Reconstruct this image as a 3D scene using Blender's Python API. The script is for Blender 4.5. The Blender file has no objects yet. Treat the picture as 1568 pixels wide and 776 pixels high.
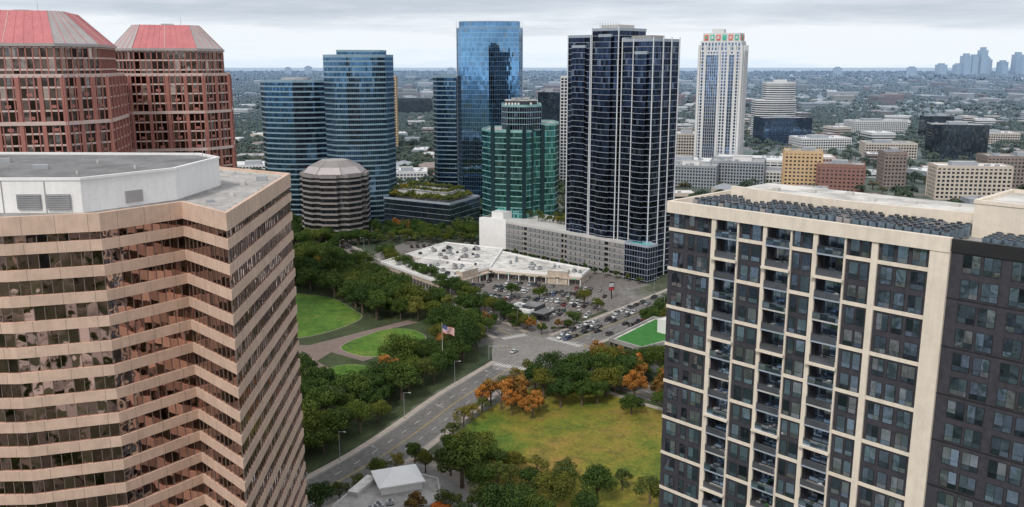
import bpy, math, random
import numpy as np
from mathutils import Vector
random.seed(7); rng=np.random.default_rng(7)
S=bpy.context.scene
C=S.collection
# ---------------------------------------------------------------- materials
def newmat(name):
    m=bpy.data.materials.new(name); m.use_nodes=True; nt=m.node_tree; nt.nodes.clear()
    o=nt.nodes.new('ShaderNodeOutputMaterial'); b=nt.nodes.new('ShaderNodeBsdfPrincipled')
    nt.links.new(b.outputs[0],o.inputs[0]); return m,nt,b
def mix(nt,f,a,b,blend='MIX'):
    n=nt.nodes.new('ShaderNodeMix'); n.data_type='RGBA'; n.blend_type=blend
    for idx,v in ((0,f),(6,a),(7,b)):
        if isinstance(v,bpy.types.NodeSocket): nt.links.new(v,n.inputs[idx])
        elif idx==0: n.inputs[0].default_value=v
        else: n.inputs[idx].default_value=(*v,1) if len(v)==3 else v
    return n.outputs[2]
def math_(nt,op,a,b=0.0,clamp=False):
    n=nt.nodes.new('ShaderNodeMath'); n.operation=op; n.use_clamp=clamp
    for i,v in enumerate((a,b)):
        if isinstance(v,bpy.types.NodeSocket): nt.links.new(v,n.inputs[i])
        else: n.inputs[i].default_value=v
    return n.outputs[0]
def vmath(nt,op,a,b=None):
    n=nt.nodes.new('ShaderNodeVectorMath'); n.operation=op
    for i,v in enumerate((a,b)):
        if v is None: continue
        if isinstance(v,bpy.types.NodeSocket): nt.links.new(v,n.inputs[i])
        else: n.inputs[i].default_value=v
    return n
def noise(nt,scale,detail=4,vec=None,rough=.55):
    n=nt.nodes.new('ShaderNodeTexNoise'); n.inputs['Scale'].default_value=scale
    n.inputs['Detail'].default_value=detail; n.inputs['Roughness'].default_value=rough
    if vec is None:
        g=nt.nodes.new('ShaderNodeNewGeometry'); vec=g.outputs['Position']
    nt.links.new(vec,n.inputs['Vector']); return n.outputs[0]
def ramp(nt,fac,stops):
    r=nt.nodes.new('ShaderNodeValToRGB'); nt.links.new(fac,r.inputs[0])
    el=r.color_ramp.elements
    while len(el)<len(stops): el.new(.5)
    for e,(p,c) in zip(el,stops): e.position=p; e.color=(*c,1)
    return r.outputs[0]
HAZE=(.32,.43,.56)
def hazed(nt,col,k=4200.0):  # paints distance haze into the base colour by world position
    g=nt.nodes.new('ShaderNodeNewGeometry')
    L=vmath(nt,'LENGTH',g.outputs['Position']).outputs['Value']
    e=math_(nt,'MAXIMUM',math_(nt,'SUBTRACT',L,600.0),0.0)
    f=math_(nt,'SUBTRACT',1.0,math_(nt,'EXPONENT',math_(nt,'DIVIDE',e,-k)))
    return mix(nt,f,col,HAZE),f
def simple(name,col,rough=.8,metal=0.,var=.2,scale=.3,haze=False,var2=0.,scale2=3.,joint=None,streak=0.):
    m,nt,b=newmat(name)
    f=noise(nt,scale,5)
    lo=tuple(c*(1-var) for c in col); hi=tuple(min(1,c*(1+var)) for c in col)
    c=ramp(nt,f,[(.3,lo),(.7,hi)])
    if var2>0:
        f2=noise(nt,scale2,3); c=mix(nt,1.0,c,ramp(nt,f2,[(.35,(1-var2,)*3),(.6,(1,1,1))]),'MULTIPLY')
    if streak>0:
        g=nt.nodes.new('ShaderNodeNewGeometry'); v=vmath(nt,'MULTIPLY',g.outputs['Position'],(1.6,1.6,.12)).outputs[0]
        c=mix(nt,1.0,c,ramp(nt,noise(nt,1.,4,v),[(.4,(1-streak,)*3),(.58,(1,1,1))]),'MULTIPLY')
    if joint:
        uv=nt.nodes.new('ShaderNodeUVMap'); sx=nt.nodes.new('ShaderNodeSeparateXYZ'); nt.links.new(uv.outputs[0],sx.inputs[0])
        fr=math_(nt,'FRACT',math_(nt,'DIVIDE',sx.outputs[0],joint))
        j=math_(nt,'LESS_THAN',fr,.05/joint*1.6)
        c=mix(nt,j,c,tuple(x*.45 for x in col))
        pid=math_(nt,'FLOOR',math_(nt,'DIVIDE',sx.outputs[0],joint)); fl=math_(nt,'FLOOR',math_(nt,'DIVIDE',sx.outputs[1],4.0))
        wn=nt.nodes.new('ShaderNodeTexWhiteNoise'); wn.noise_dimensions='2D'
        cb=nt.nodes.new('ShaderNodeCombineXYZ'); nt.links.new(pid,cb.inputs[0]); nt.links.new(fl,cb.inputs[1]); nt.links.new(cb.outputs[0],wn.inputs['Vector'])
        c=mix(nt,1.0,c,ramp(nt,wn.outputs['Value'],[(0,(.93,.93,.93)),(1,(1.0,1.0,1.0))]),'MULTIPLY')
    if haze: c,_=hazed(nt,c)
    nt.links.new(c,b.inputs['Base Color']); b.inputs['Roughness'].default_value=rough; b.inputs['Metallic'].default_value=metal
    return m
def glass(name,col,metal=.85,rough=.05,pw=1.5,fh=4.0,var=.35,tilt=.012,wob=.02,haze=False,blind=.12,blindcol=(.25,.25,.25),line=0.0):
    m,nt,b=newmat(name)
    uv=nt.nodes.new('ShaderNodeUVMap')
    d=vmath(nt,'DIVIDE',uv.outputs[0],(pw,fh,1)).outputs[0]
    fl=vmath(nt,'FLOOR',d).outputs[0]
    wn=nt.nodes.new('ShaderNodeTexWhiteNoise'); wn.noise_dimensions='3D'; nt.links.new(fl,wn.inputs['Vector'])
    c=mix(nt,wn.outputs['Value'],tuple(x*(1-var) for x in col),tuple(min(1,x*(1+var)) for x in col))
    big=noise(nt,.03,3)
    c=mix(nt,1.0,c,ramp(nt,big,[(.35,(.7,.7,.72)),(.65,(1.15,1.15,1.12))]),'MULTIPLY')
    wn2=nt.nodes.new('ShaderNodeTexWhiteNoise'); wn2.noise_dimensions='3D'
    nt.links.new(vmath(nt,'ADD',fl,(31.3,7.7,3.1)).outputs[0],wn2.inputs['Vector'])
    bl=math_(nt,'LESS_THAN',wn2.outputs['Value'],blind)
    bl2=math_(nt,'MULTIPLY',bl,.55)
    c=mix(nt,bl2,c,blindcol)
    if line>0:
        sx=nt.nodes.new('ShaderNodeSeparateXYZ'); nt.links.new(d,sx.inputs[0])
        l=math_(nt,'LESS_THAN',math_(nt,'FRACT',sx.outputs[1]),line); c=mix(nt,l,c,tuple(min(1,x*2.2) for x in col))
        l=math_(nt,'LESS_THAN',math_(nt,'FRACT',sx.outputs[0]),line); c=mix(nt,l,c,tuple(x*.5 for x in col))
    if haze: c,f=hazed(nt,c,6000.)
    nt.links.new(c,b.inputs['Base Color'])
    b.inputs['Metallic'].default_value=metal; b.inputs['Roughness'].default_value=rough
    g=nt.nodes.new('ShaderNodeNewGeometry')
    v=vmath(nt,'SUBTRACT',wn.outputs['Color'],(.5,.5,.5)).outputs[0]
    sc=nt.nodes.new('ShaderNodeVectorMath'); sc.operation='SCALE'; nt.links.new(v,sc.inputs[0]); sc.inputs['Scale'].default_value=tilt*2
    n2=nt.nodes.new('ShaderNodeTexNoise'); n2.inputs['Scale'].default_value=.35; n2.inputs['Detail'].default_value=2
    nt.links.new(g.outputs['Position'],n2.inputs['Vector'])
    v2=vmath(nt,'SUBTRACT',n2.outputs['Color'],(.5,.5,.5)).outputs[0]
    sc2=nt.nodes.new('ShaderNodeVectorMath'); sc2.operation='SCALE'; nt.links.new(v2,sc2.inputs[0]); sc2.inputs['Scale'].default_value=wob*2
    s=vmath(nt,'ADD',g.outputs['Normal'],sc.outputs[0]).outputs[0]
    s=vmath(nt,'ADD',s,sc2.outputs[0]).outputs[0]
    s=vmath(nt,'NORMALIZE',s).outputs[0]
    nt.links.new(s,b.inputs['Normal'])
    return m
# ---------------------------------------------------------------- mesh builder
def area(p): return sum(p[i][0]*p[(i+1)%len(p)][1]-p[(i+1)%len(p)][0]*p[i][1] for i in range(len(p)))/2
def ccw(p):
    p=[(float(a),float(b)) for a,b in p]; return p if area(p)>0 else p[::-1]
def off(p,d):
    n=len(p); out=[]
    for i in range(n):
        a,b,c=p[i-1],p[i],p[(i+1)%n]
        e1=(b[0]-a[0],b[1]-a[1]); e2=(c[0]-b[0],c[1]-b[1])
        l1=math.hypot(*e1) or 1; l2=math.hypot(*e2) or 1
        n1=(e1[1]/l1,-e1[0]/l1); n2=(e2[1]/l2,-e2[0]/l2)
        k=1+n1[0]*n2[0]+n1[1]*n2[1]; k=max(k,.3)
        out.append((b[0]+(n1[0]+n2[0])/k*d,b[1]+(n1[1]+n2[1])/k*d))
    return out
class MB:
    def __init__(s): s.v=[];s.f=[];s.m=[];s.uv=[];s.mats=[]
    def mi(s,m):
        if m not in s.mats: s.mats.append(m)
        return s.mats.index(m)
    def face(s,pts,m,uv=None):
        i=len(s.v); s.v.extend(pts); s.f.append(tuple(range(i,i+len(pts)))); s.m.append(s.mi(m))
        s.uv.extend(uv if uv else [(p[0],p[1]) for p in pts])
    def walls(s,p,z0,z1,m,ms=None,zr=0.):
        c=0.
        for i in range(len(p)):
            a=p[i];b=p[(i+1)%len(p)];L=math.hypot(b[0]-a[0],b[1]-a[1])
            W=max(1,round(L/ms))*ms if ms else L
            s.face([(a[0],a[1],z0),(b[0],b[1],z0),(b[0],b[1],z1),(a[0],a[1],z1)],m,[(c,z0-zr),(c+W,z0-zr),(c+W,z1-zr),(c,z1-zr)])
            c+=W
    def prism(s,p,z0,z1,m,cap=None,ms=None,zr=0.):
        p=ccw(p); s.walls(p,z0,z1,m,ms,zr); s.face([(x,y,z1) for x,y in p],cap or m)
    def frustum(s,p,q,z0,z1,m,cap=None,m2=None):
        n=len(p)
        for i in range(n):
            a,b=p[i],p[(i+1)%n]; c,d=q[(i+1)%n],q[i]
            mm=m2 if (m2 and i%2) else m
            s.face([(a[0],a[1],z0),(b[0],b[1],z0),(c[0],c[1],z1),(d[0],d[1],z1)],mm,[(0,0),(math.dist(a,b),0),(math.dist(a,b),5),(0,5)])
        s.face([(x,y,z1) for x,y in q],cap or m)
    def ring(s,po,pi,z0,z1,m):
        s.walls(po,z0,z1,m); n=len(po)
        for i in range(n):
            j=(i+1)%n; a,b,c,d=po[i],po[j],pi[j],pi[i]
            s.face([(a[0],a[1],z1),(b[0],b[1],z1),(c[0],c[1],z1),(d[0],d[1],z1)],m)
            s.face([(d[0],d[1],z0),(c[0],c[1],z0),(b[0],b[1],z0),(a[0],a[1],z0)],m)
            s.face([(c[0],c[1],z0),(d[0],d[1],z0),(d[0],d[1],z1),(c[0],c[1],z1)],m)
    def box(s,cx,cy,z0,lx,ly,lz,ang,m,cap=None):
        ca,sa=math.cos(ang),math.sin(ang)
        p=[(cx+x*ca-y*sa,cy+x*sa+y*ca) for x,y in ((-lx/2,-ly/2),(lx/2,-ly/2),(lx/2,ly/2),(-lx/2,ly/2))]
        s.walls(p,z0,z0+lz,m); s.face([(x,y,z0+lz) for x,y in p],cap or m); s.face([(x,y,z0) for x,y in p[::-1]],m)
    def seg(s,a,b,w,z0,z1,m,lift=0):
        ang=math.atan2(b[1]-a[1],b[0]-a[0]); s.box((a[0]+b[0])/2,(a[1]+b[1])/2,z0,math.dist(a,b),w,z1-z0,ang,m)
    def tube(s,A,B,r0,r1,n,m,cap=True):
        A=Vector(A);B=Vector(B);d=(B-A).normalized(); u=d.orthogonal().normalized(); w=d.cross(u)
        ra=[A+(u*math.cos(2*math.pi*i/n)+w*math.sin(2*math.pi*i/n))*r0 for i in range(n)]
        rb=[B+(u*math.cos(2*math.pi*i/n)+w*math.sin(2*math.pi*i/n))*r1 for i in range(n)]
        for i in range(n):
            j=(i+1)%n; s.face([tuple(ra[i]),tuple(ra[j]),tuple(rb[j]),tuple(rb[i])],m)
        if cap: s.face([tuple(x) for x in rb],m); s.face([tuple(x) for x in ra[::-1]],m)
    def build(s,name,origin=None,link=True):
        me=bpy.data.meshes.new(name); v=np.array(s.v,dtype=float)
        if origin is None: origin=(v[:,0].mean(),v[:,1].mean(),v[:,2].min())
        v=v-np.array(origin)
        me.from_pydata(v.tolist(),[],s.f)
        for m in s.mats: me.materials.append(m)
        me.polygons.foreach_set('material_index',s.m)
        ul=me.uv_layers.new(name='UVMap'); ul.data.foreach_set('uv',np.array(s.uv,dtype=np.float32).ravel())
        me.update()
        o=bpy.data.objects.new(name,me); o.location=origin
        if link: C.objects.link(o)
        return o
FOOT=[]
def reg(poly,pad=4):
    x=np.mean([p[0] for p in poly]);y=np.mean([p[1] for p in poly])
    FOOT.append((x,y,max(math.dist((x,y),p) for p in poly)*.9+pad))
def tower(mb,poly,z0,z1,fh,gl,sp,sh,so,ms=1.5,mull=None,mw=.1,mo=.08,roof=None,par=1.0,topband=None,every=1):
    p=ccw(poly); reg(p)
    mb.prism(p,z0,z1,gl,cap=roof or sp,ms=ms,zr=z1)
    po=off(p,so)
    n=int((z1-z0)/fh)
    if sh>0:
        for i in range(1,n+1):
            z=z1-i*fh
            mb.ring(po,off(p,-.05),z-sh/2,z+sh/2,sp)
    tb=topband if topband is not None else max(sh,.6)
    mb.ring(off(p,so+.02),off(p,-.45),z1-tb,z1+par,sp)
    if mull:
        for i in range(len(p)):
            a,b=p[i],p[(i+1)%len(p)]; L=math.dist(a,b); k=max(1,round(L/ms))//1
            ang=math.atan2(b[1]-a[1],b[0]-a[0]); nx,ny=math.sin(ang),-math.cos(ang)
            for j in range(0,k+1,every):
                t=j/k; x=a[0]+(b[0]-a[0])*t+nx*mo/2; y=a[1]+(b[1]-a[1])*t+ny*mo/2
                mb.walls(ccw([(x+u*math.cos(ang)-w*math.sin(ang),y+u*math.sin(ang)+w*math.cos(ang)) for u,w in ((-mw/2,-mo/2),(mw/2,-mo/2),(mw/2,mo/2),(-mw/2,mo/2))]),z0,z1-.1,mull)
def rect(cx,cy,w,d,ang=0):
    ca,sa=math.cos(ang),math.sin(ang)
    return [(cx+x*ca-y*sa,cy+x*sa+y*ca) for x,y in ((-w/2,-d/2),(w/2,-d/2),(w/2,d/2),(-w/2,d/2))]
def hvac(mb,x,y,z,ang,m,mf,s=1.0):
    mb.box(x,y,z,2.6*s,1.8*s,.25,ang,mf); mb.box(x,y,z+.25,2.4*s,1.6*s,1.3*s,ang,m)
    mb.tube((x,y,z+.25+1.3*s),(x,y,z+.5+1.3*s),.6*s,.6*s,10,mf)
def inpoly(x,y,p):
    r=False;j=len(p)-1
    for i in range(len(p)):
        if (p[i][1]>y)!=(p[j][1]>y) and x<(p[j][0]-p[i][0])*(y-p[i][1])/(p[j][1]-p[i][1])+p[i][0]: r=not r
        j=i
    return r
# palette
M_tan=simple('tan_precast',(.68,.49,.385),.75,var=.06,scale=.15,var2=.10,scale2=.6,joint=4.5,streak=.07)
M_white=simple('white_render',(.84,.835,.83),.7,var=.04,scale=.2,var2=.06,streak=.05)
M_cream=simple('cream_stucco',(.80,.71,.60),.75,var=.05,scale=.2,var2=.06,scale2=.8,streak=.06)
M_roofgrey=simple('roof_membrane_grey',(.42,.405,.395),.85,var=.20,scale=.12,var2=.25,scale2=.5)
M_roofdark=simple('roof_gravel_dark',(.20,.20,.205),.9,var=.3,scale=.15,var2=.2,scale2=.7)
M_roofwhite=simple('roof_membrane_white',(.70,.68,.65),.8,var=.12,scale=.06,var2=.42,scale2=.22)
M_metal=simple('galvanised_metal',(.45,.47,.49),.45,.5,var=.15)
M_dmetal=simple('dark_metal',(.06,.065,.075),.4,.4,var=.2)
M_louv=simple('louvre_grey',(.34,.33,.335),.6,.2,var=.1)
M_conc=simple('concrete',(.34,.33,.32),.85,var=.12,scale=.1,var2=.15,scale2=.5)
M_lconc=simple('light_concrete',(.56,.55,.53),.8,var=.08,scale=.1,var2=.1,streak=.06)
M_kerb=simple('kerb_tan',(.40,.34,.29),.85,var=.12)
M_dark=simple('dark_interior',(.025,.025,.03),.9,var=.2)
M_bronze=glass('bronze_glass',(.42,.29,.26),1.0,.03,pw=1.5,fh=4.,var=.45,tilt=.03,wob=.05,blind=.08,blindcol=(.6,.45,.4))  # blind panes also paint pinkish reflected patches into the glass colour
M_bmull=simple('bronze_mullion',(.24,.18,.155),.5,.3)
M_pink=simple('pink_granite',(.38,.155,.13),.6,var=.12,scale=.3)
M_pinkl=simple('pale_pink_stone',(.62,.48,.44),.6,var=.08,scale=.2)
M_pglass=glass('brown_glass',(.12,.085,.07),1.0,.05,pw=2.2,fh=4.,var=.7,tilt=.03,wob=.05,blind=.14,blindcol=(.5,.40,.34))
M_redroof=simple('red_metal_roof',(.56,.19,.20),.45,.1,var=.10,scale=.2,streak=.12)
M_greyroof=simple('grey_metal_roof',(.44,.40,.40),.45,.2,var=.1,scale=.2)
M_blueg=glass('blue_glass_dark',(.07,.16,.27),.95,.05,pw=1.6,fh=4.,var=.35,tilt=.012,blind=.08,blindcol=(.2,.3,.4))
M_bluesp=simple('blue_spandrel',(.28,.40,.49),.3,.35,var=.08)
M_bhp=glass('blue_curtain_glass',(.17,.34,.56),1.0,.03,pw=1.6,fh=4.,var=.16,tilt=.006,wob=.010,blind=.03,line=.05)
M_navy=glass('navy_glass',(.030,.045,.085),.9,.05,pw=1.8,fh=3.4,var=.7,tilt=.02,blind=.09,blindcol=(.22,.25,.3))
M_slab=simple('slab_edge_white',(.68,.71,.75),.5,var=.05)
M_slabg=simple('slab_edge_grey',(.34,.39,.46),.5,var=.08)
M_teal=glass('teal_glass',(.13,.42,.43),.9,.05,pw=1.6,fh=4.,var=.55,tilt=.02,blind=.16,blindcol=(.40,.80,.76))
M_tealsp=simple('teal_spandrel',(.26,.48,.48),.35,.2)
M_teald=simple('teal_dark_band',(.02,.05,.06),.3,.3)
M_gglass=glass('smoke_glass',(.07,.07,.08),.8,.08,pw=1.6,fh=4.,var=.4,blind=.08)
M_band=simple('grey_stone_band',(.26,.24,.235),.7,var=.08)
M_brick=simple('charcoal_brick',(.048,.046,.058),.8,var=.25,scale=1.2,var2=.25,scale2=9)
M_aglass=glass('apartment_glass',(.30,.41,.56),.9,.04,pw=1.2,fh=3.3,var=.75,tilt=.05,wob=.06,blind=.22,blindcol=(.60,.62,.66))
M_frame=simple('window_frame_black',(.02,.02,.022),.4)
M_rail=simple('railing_metal',(.12,.13,.15),.4,.5)
M_asph=simple('asphalt',(.165,.158,.152),.9,var=.2,scale=.05,var2=.28,scale2=.6)
M_lot=simple('parking_asphalt',(.19,.172,.162),.9,var=.2,scale=.05,var2=.3,scale2=.4)
M_walk=simple('sidewalk_concrete',(.38,.33,.29),.85,var=.15,scale=.3)
M_drive=simple('brick_paver_drive',(.22,.165,.145),.9,var=.12,scale=.3,var2=.2)
M_mark=simple('white_road_paint',(.58,.58,.56),.7,var=.15,scale=1)
M_yel=simple('yellow_road_paint',(.50,.36,.08),.7)
M_turf=simple('artificial_turf',(.03,.16,.025),.9,var=.15,scale=.3)
def grassmat(name,a,b,c,big=.045):
    m,nt,bs=newmat(name)
    f=noise(nt,big,6,rough=.68); col=ramp(nt,f,[(.36,a),(.5,b),(.64,c)])
    f2=noise(nt,.9,4); col=mix(nt,1.,col,ramp(nt,f2,[(.3,(.62,.66,.6)),(.7,(1.18,1.15,1.1))]),'MULTIPLY')
    f3=noise(nt,.16,5,rough=.7); col=mix(nt,1.,col,ramp(nt,f3,[(.38,(.66,.72,.7)),(.52,(1.,1.,1.)),(.66,(1.2,1.08,1.1))]),'MULTIPLY')
    nt.links.new(col,bs.inputs['Base Color']); bs.inputs['Roughness'].default_value=.95; return m
M_lawn=grassmat('lawn_grass',(.05,.12,.010),(.09,.20,.016),(.14,.22,.03))
M_mead=grassmat('meadow_grass',(.085,.15,.010),(.20,.185,.020),(.27,.175,.042),.03)
# ground
m,nt,b=newmat('ground_city')
f=noise(nt,.012,6,rough=.65)
c=ramp(nt,f,[(.38,(.035,.06,.03)),(.5,(.07,.085,.045)),(.60,(.20,.195,.18)),(.72,(.30,.29,.28))])
f2=noise(nt,.15,5); c=mix(nt,1.,c,ramp(nt,f2,[(.3,(.6,.6,.6)),(.7,(1.2,1.2,1.2))]),'MULTIPLY')
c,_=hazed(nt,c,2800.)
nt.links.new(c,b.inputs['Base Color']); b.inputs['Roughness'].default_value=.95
M_ground=m
mb=MB()
N=40
xs=np.linspace(-20000,20000,N+1); ys=np.linspace(-6000,30000,N+1)
for i in range(N):
    for j in range(N):
        mb.face([(xs[i],ys[j],0),(xs[i+1],ys[j],0),(xs[i+1],ys[j+1],0),(xs[i],ys[j+1],0)],M_ground)
mb.build('ground',(0,0,0))
# ---------------------------------------------------------------- roads
def offl(pl,d):
    out=[]
    for i,p in enumerate(pl):
        a=pl[max(i-1,0)];b=pl[min(i+1,len(pl)-1)]
        L=math.dist(a,b); n=(-(b[1]-a[1])/L,(b[0]-a[0])/L); out.append((p[0]+n[0]*d,p[1]+n[1]*d))
    return out
def smooth(pl,k=3):
    for _ in range(k):
        q=[pl[0]]
        for a,b in zip(pl,pl[1:]):
            q+= [(a[0]*.75+b[0]*.25,a[1]*.75+b[1]*.25),(a[0]*.25+b[0]*.75,a[1]*.25+b[1]*.75)]
        pl=q+[pl[-1]]
    return pl
def strip(mb,pl,w,z,m):
    l=offl(pl,w/2); r=offl(pl,-w/2)
    for i in range(len(pl)-1):
        mb.face([(*r[i],z),(*r[i+1],z),(*l[i+1],z),(*l[i],z)],m)
def sample(pl,step):
    out=[];acc=0;
    for a,b in zip(pl,pl[1:]):
        L=math.dist(a,b); t=-acc
        while True:
            t2=t+step if out else 0
            if not out: out.append((a[0],a[1],math.atan2(b[1]-a[1],b[0]-a[0]))); t=0; continue
            if t2>L: acc=L-t; break
            out.append((a[0]+(b[0]-a[0])*t2/L,a[1]+(b[1]-a[1])*t2/L,math.atan2(b[1]-a[1],b[0]-a[0]))); t=t2
    return out
def dashes(mb,pl,z,m,ln=3.,gap=6.,w=.2):
    for x,y,a in sample(pl,ln+gap): mb.face([(x+u*math.cos(a)-v*math.sin(a),y+u*math.sin(a)+v*math.cos(a),z) for u,v in ((-ln/2,-w/2),(ln/2,-w/2),(ln/2,w/2),(-ln/2,w/2))],m)
A1=smooth([(-120,170),(-82,212),(-58,242),(-42,268),(-31,292),(-20,318),(-8,340),(1,357)])
A2=smooth([(27,391),(45,412),(68,440),(95,475),(140,530),(200,600)])
B1=smooth([(-160,670),(-120,604),(-92,556),(-58,492),(-31,448),(0,399)])
B2=smooth([(27,352),(42,332),(62,312),(95,288)])
W=17.5
def road(name,pl,w,lanes=4,walk=True,mark=True):
    mb=MB(); strip(mb,pl,w,.05,M_asph)
    if mark:
        for d in (-.2,.2): strip(mb,offl(pl,d),.13,.075,M_yel)
        lw=(w/2-.6)/ (lanes//2)
        for s_ in (-1,1):
            for k in range(1,lanes//2): dashes(mb,offl(pl,s_*lw*k),.075,M_mark)
            strip(mb,offl(pl,s_*(w/2-.5)),.1,.075,M_mark)
    o=mb.build(name,(0,0,0))
    if walk:
        for s_ in (-1,1):
            mb=MB(); q=offl(pl,s_*(w/2+1.2)); l=offl(q,1.2);r=offl(q,-1.2)
            for i in range(len(q)-1):
                mb.face([(*r[i],.17),(*r[i+1],.17),(*l[i+1],.17),(*l[i],.17)],M_walk)
                for e in (l,r): mb.face([(*e[i],0),(*e[i+1],0),(*e[i+1],.17),(*e[i],.17)],M_lconc)
            mb.build('sidewalk',(0,0,0))
road('road',A1,W,4); road('road',A2,22,6); road('road',B1,15,4); road('road',B2,14,4)
mb=MB(); mb.face([(x,y,.056) for x,y in ccw([(-8,352),(9,345),(22,346),(34,356),(36,384),(20,398),(6,404),(-8,396),(-9,375)])],simple('intersection_concrete',(.235,.222,.21),.9,var=.14,scale=.06,var2=.25,scale2=.5))
def cross(c,d,length,wd=3.5):
    n=int(length/1.3); px,py=-d[1],d[0]
    for i in range(n):
        t=(i-(n-1)/2)*1.3; x=c[0]+d[0]*t;y=c[1]+d[1]*t
        mb.face([(x+d[0]*a+px*b_,y+d[1]*a+py*b_,.075) for a,b_ in ((-.33,-wd/2),(.33,-wd/2),(.33,wd/2),(-.33,wd/2))],M_mark)
cross((-1,355),(.87,-.5),16); cross((24,389),(.75,-.66),20); cross((1,397),(.86,.5),14); cross((26,354),(.82,.57),13)
mb.build('road_intersection',(0,0,0))
for pl,w in (([(-400,700),(-160,670),(200,760),(700,1000)],14),([(180,520),(200,600),(330,900),(600,1700)],22),([(130,600),(330,780),(620,830),(900,860)],16),([(-160,670),(-260,900),(-420,1400)],16),([(330,1000),(700,1150),(1500,1300)],18),([(20,900),(40,1400),(60,2600)],16)):
    road('road',smooth(pl),w,4,walk=False)
def patch(name,p,z,m,edge=None):
    mb=MB(); mb.prism(p,0,z,edge or m,cap=m); return mb.build(name)
def sm(p,k=2):
    for _ in range(k):
        q=[]
        for i in range(len(p)):
            a=p[i];b=p[(i+1)%len(p)]; q+=[(a[0]*.75+b[0]*.25,a[1]*.75+b[1]*.25),(a[0]*.25+b[0]*.75,a[1]*.25+b[1]*.75)]
        p=q
    return p
M_under=simple('park_ground',(.05,.07,.025),.95,var=.3,scale=.1,var2=.3,scale2=.8)
patch('park_ground',[(-150,200),(-98,216),(-70,246),(-54,272),(-43,297),(-32,322),(-20,346),(-13,362),(-16,388),(-12,400),(-46,462),(-100,552),(-150,620)],.10,M_under)
patch('meadow_grass',sm([(-22,279),(-13,300),(-2,320),(14,337),(30,330),(60,303),(95,270),(95,200),(30,205),(-10,240),(-24,262)],1),.12,M_mead,M_walk)
patch('verge_grass',[(14,338),(24,346),(60,308),(95,282),(95,262),(55,300)],.11,M_under)
LAWN1=sm([(-150,480),(-102,474),(-80,440),(-74,428),(-84,408),(-100,392),(-150,388)])
LAWN2=sm([(-78,378),(-76,388),(-60,411),(-46,408),(-38,392),(-48,376),(-62,365)])
LAWN3=sm([(-82,346),(-72,359),(-58,355),(-46,342),(-50,324),(-62,326)])
for L_ in (LAWN1,LAWN2,LAWN3):
    mb=MB(); mb.prism(off(ccw(L_),.3),0,.16,M_kerb); mb.prism(L_,.16,.22,M_lawn); mb.build('lawn_grass')
patch('driveway',[(-46,420),(-52,424),(-74,402),(-92,384),(-140,384),(-140,340),(-88,340),(-76,352),(-84,362),(-80,374),(-64,362),(-60,366),(-74,380),(-58,410)],.14,M_drive)
mb=MB(); c0=(-94,361)
mb.prism([(c0[0]+9*math.cos(a),c0[1]+8*math.sin(a)) for a in np.linspace(0,2*math.pi,28,endpoint=False)],0,.19,M_kerb)
mb.prism([(c0[0]+8.5*math.cos(a),c0[1]+7.5*math.sin(a)) for a in np.linspace(0,2*math.pi,28,endpoint=False)],.19,.26,grassmat('flower_bed',(.25,.30,.02),(.4,.33,.02),(.15,.25,.02))); mb.build('flower_bed')
mb=MB(); strip(mb,smooth([(-78,340),(-70,330),(-62,318),(-58,304)]),5,.16,M_walk); mb.build('path')
mb=MB(); strip(mb,smooth([(-31,272),(-20,256),(-4,236),(20,216),(40,205)]),5,.17,M_walk); mb.build('path')
LOT=[(-27,447),(-6,411),(14,401),(24,400),(70,456),(52,496),(44,505),(-12,514),(-38,476)]
patch('parking_lot',LOT,.12,M_lot,M_lconc)
patch('service_yard_pavement',[(-100,560),(-60,500),(-42,475),(50,500),(60,480),(80,495),(-5,590),(-30,612),(-75,625)],.09,M_lot)
patch('plaza_pavement',[(60,400),(110,470),(130,450),(140,380),(95,330),(50,352)],.09,M_conc)
patch('plaza_pavement',[(-46,246),(-36,262),(-26,266),(-6,232),(-20,200),(-74,200)],.08,M_conc)
for isl in ([(-8,470),(40,455),(41,457),(-7,472)],[(2,446),(36,434),(37,436),(3,448)],[(-20,440),(-8,420),(-6,421),(-18,441)],[(24,408),(50,440),(48,442),(22,410)]):
    patch('planted_island',isl,.26,M_under,M_lconc)
# ---------------------------------------------------------------- foreground left office
mb=MB()
RZ=102.1
LP=[(-135,126),(-75,128),(-62.5,132),(-54,143.5),(-43.4,132.4),(-46,181.5),(-70,197),(-135,197)]
tower(mb,LP,-.0,RZ,4.0,M_bronze,M_tan,1.65,.32,ms=1.5,mull=M_bmull,mw=.10,mo=.09,roof=M_roofgrey,par=.9,topband=1.9)
mb.ring(off(ccw(LP),-.46),off(ccw(LP),-1.1),RZ,RZ+.45,M_lconc)
PH=[(-135,133),(-66,134.5),(-56.5,148),(-55,166),(-61,173),(-135,176)]
mb.prism(PH,RZ,107.6,M_white,cap=M_roofdark); mb.ring(off(ccw(PH),.15),off(ccw(PH),-.5),107.6,108.0,M_white)
mb.ring(off(ccw(PH),.06),off(ccw(PH),-.1),RZ+.0,RZ+.5,M_roofgrey)
for k in range(10):
    mb.box(-130+k*6.5,133.05+k*6.5*.0217,RZ+.5,.08,.12,5.1,0,M_louv)
for x in (-69.5,-74.0):
    mb.box(x,134.2,103.2,3.6,.3,2.3,math.atan2(1.5,69),M_louv)
    for k in range(8): mb.box(x,134.0,103.3+k*.28,3.5,.14,.07,math.atan2(1.5,69),M_metal)
mb.box(-61.0,141.5,103.2,3.0,.35,1.9,math.atan2(13.5,9.5),M_louv)
mb.box(-85,133.7,RZ,1.1,.2,2.2,0,M_louv)
ins=off(ccw(LP),-1.6)
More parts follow.
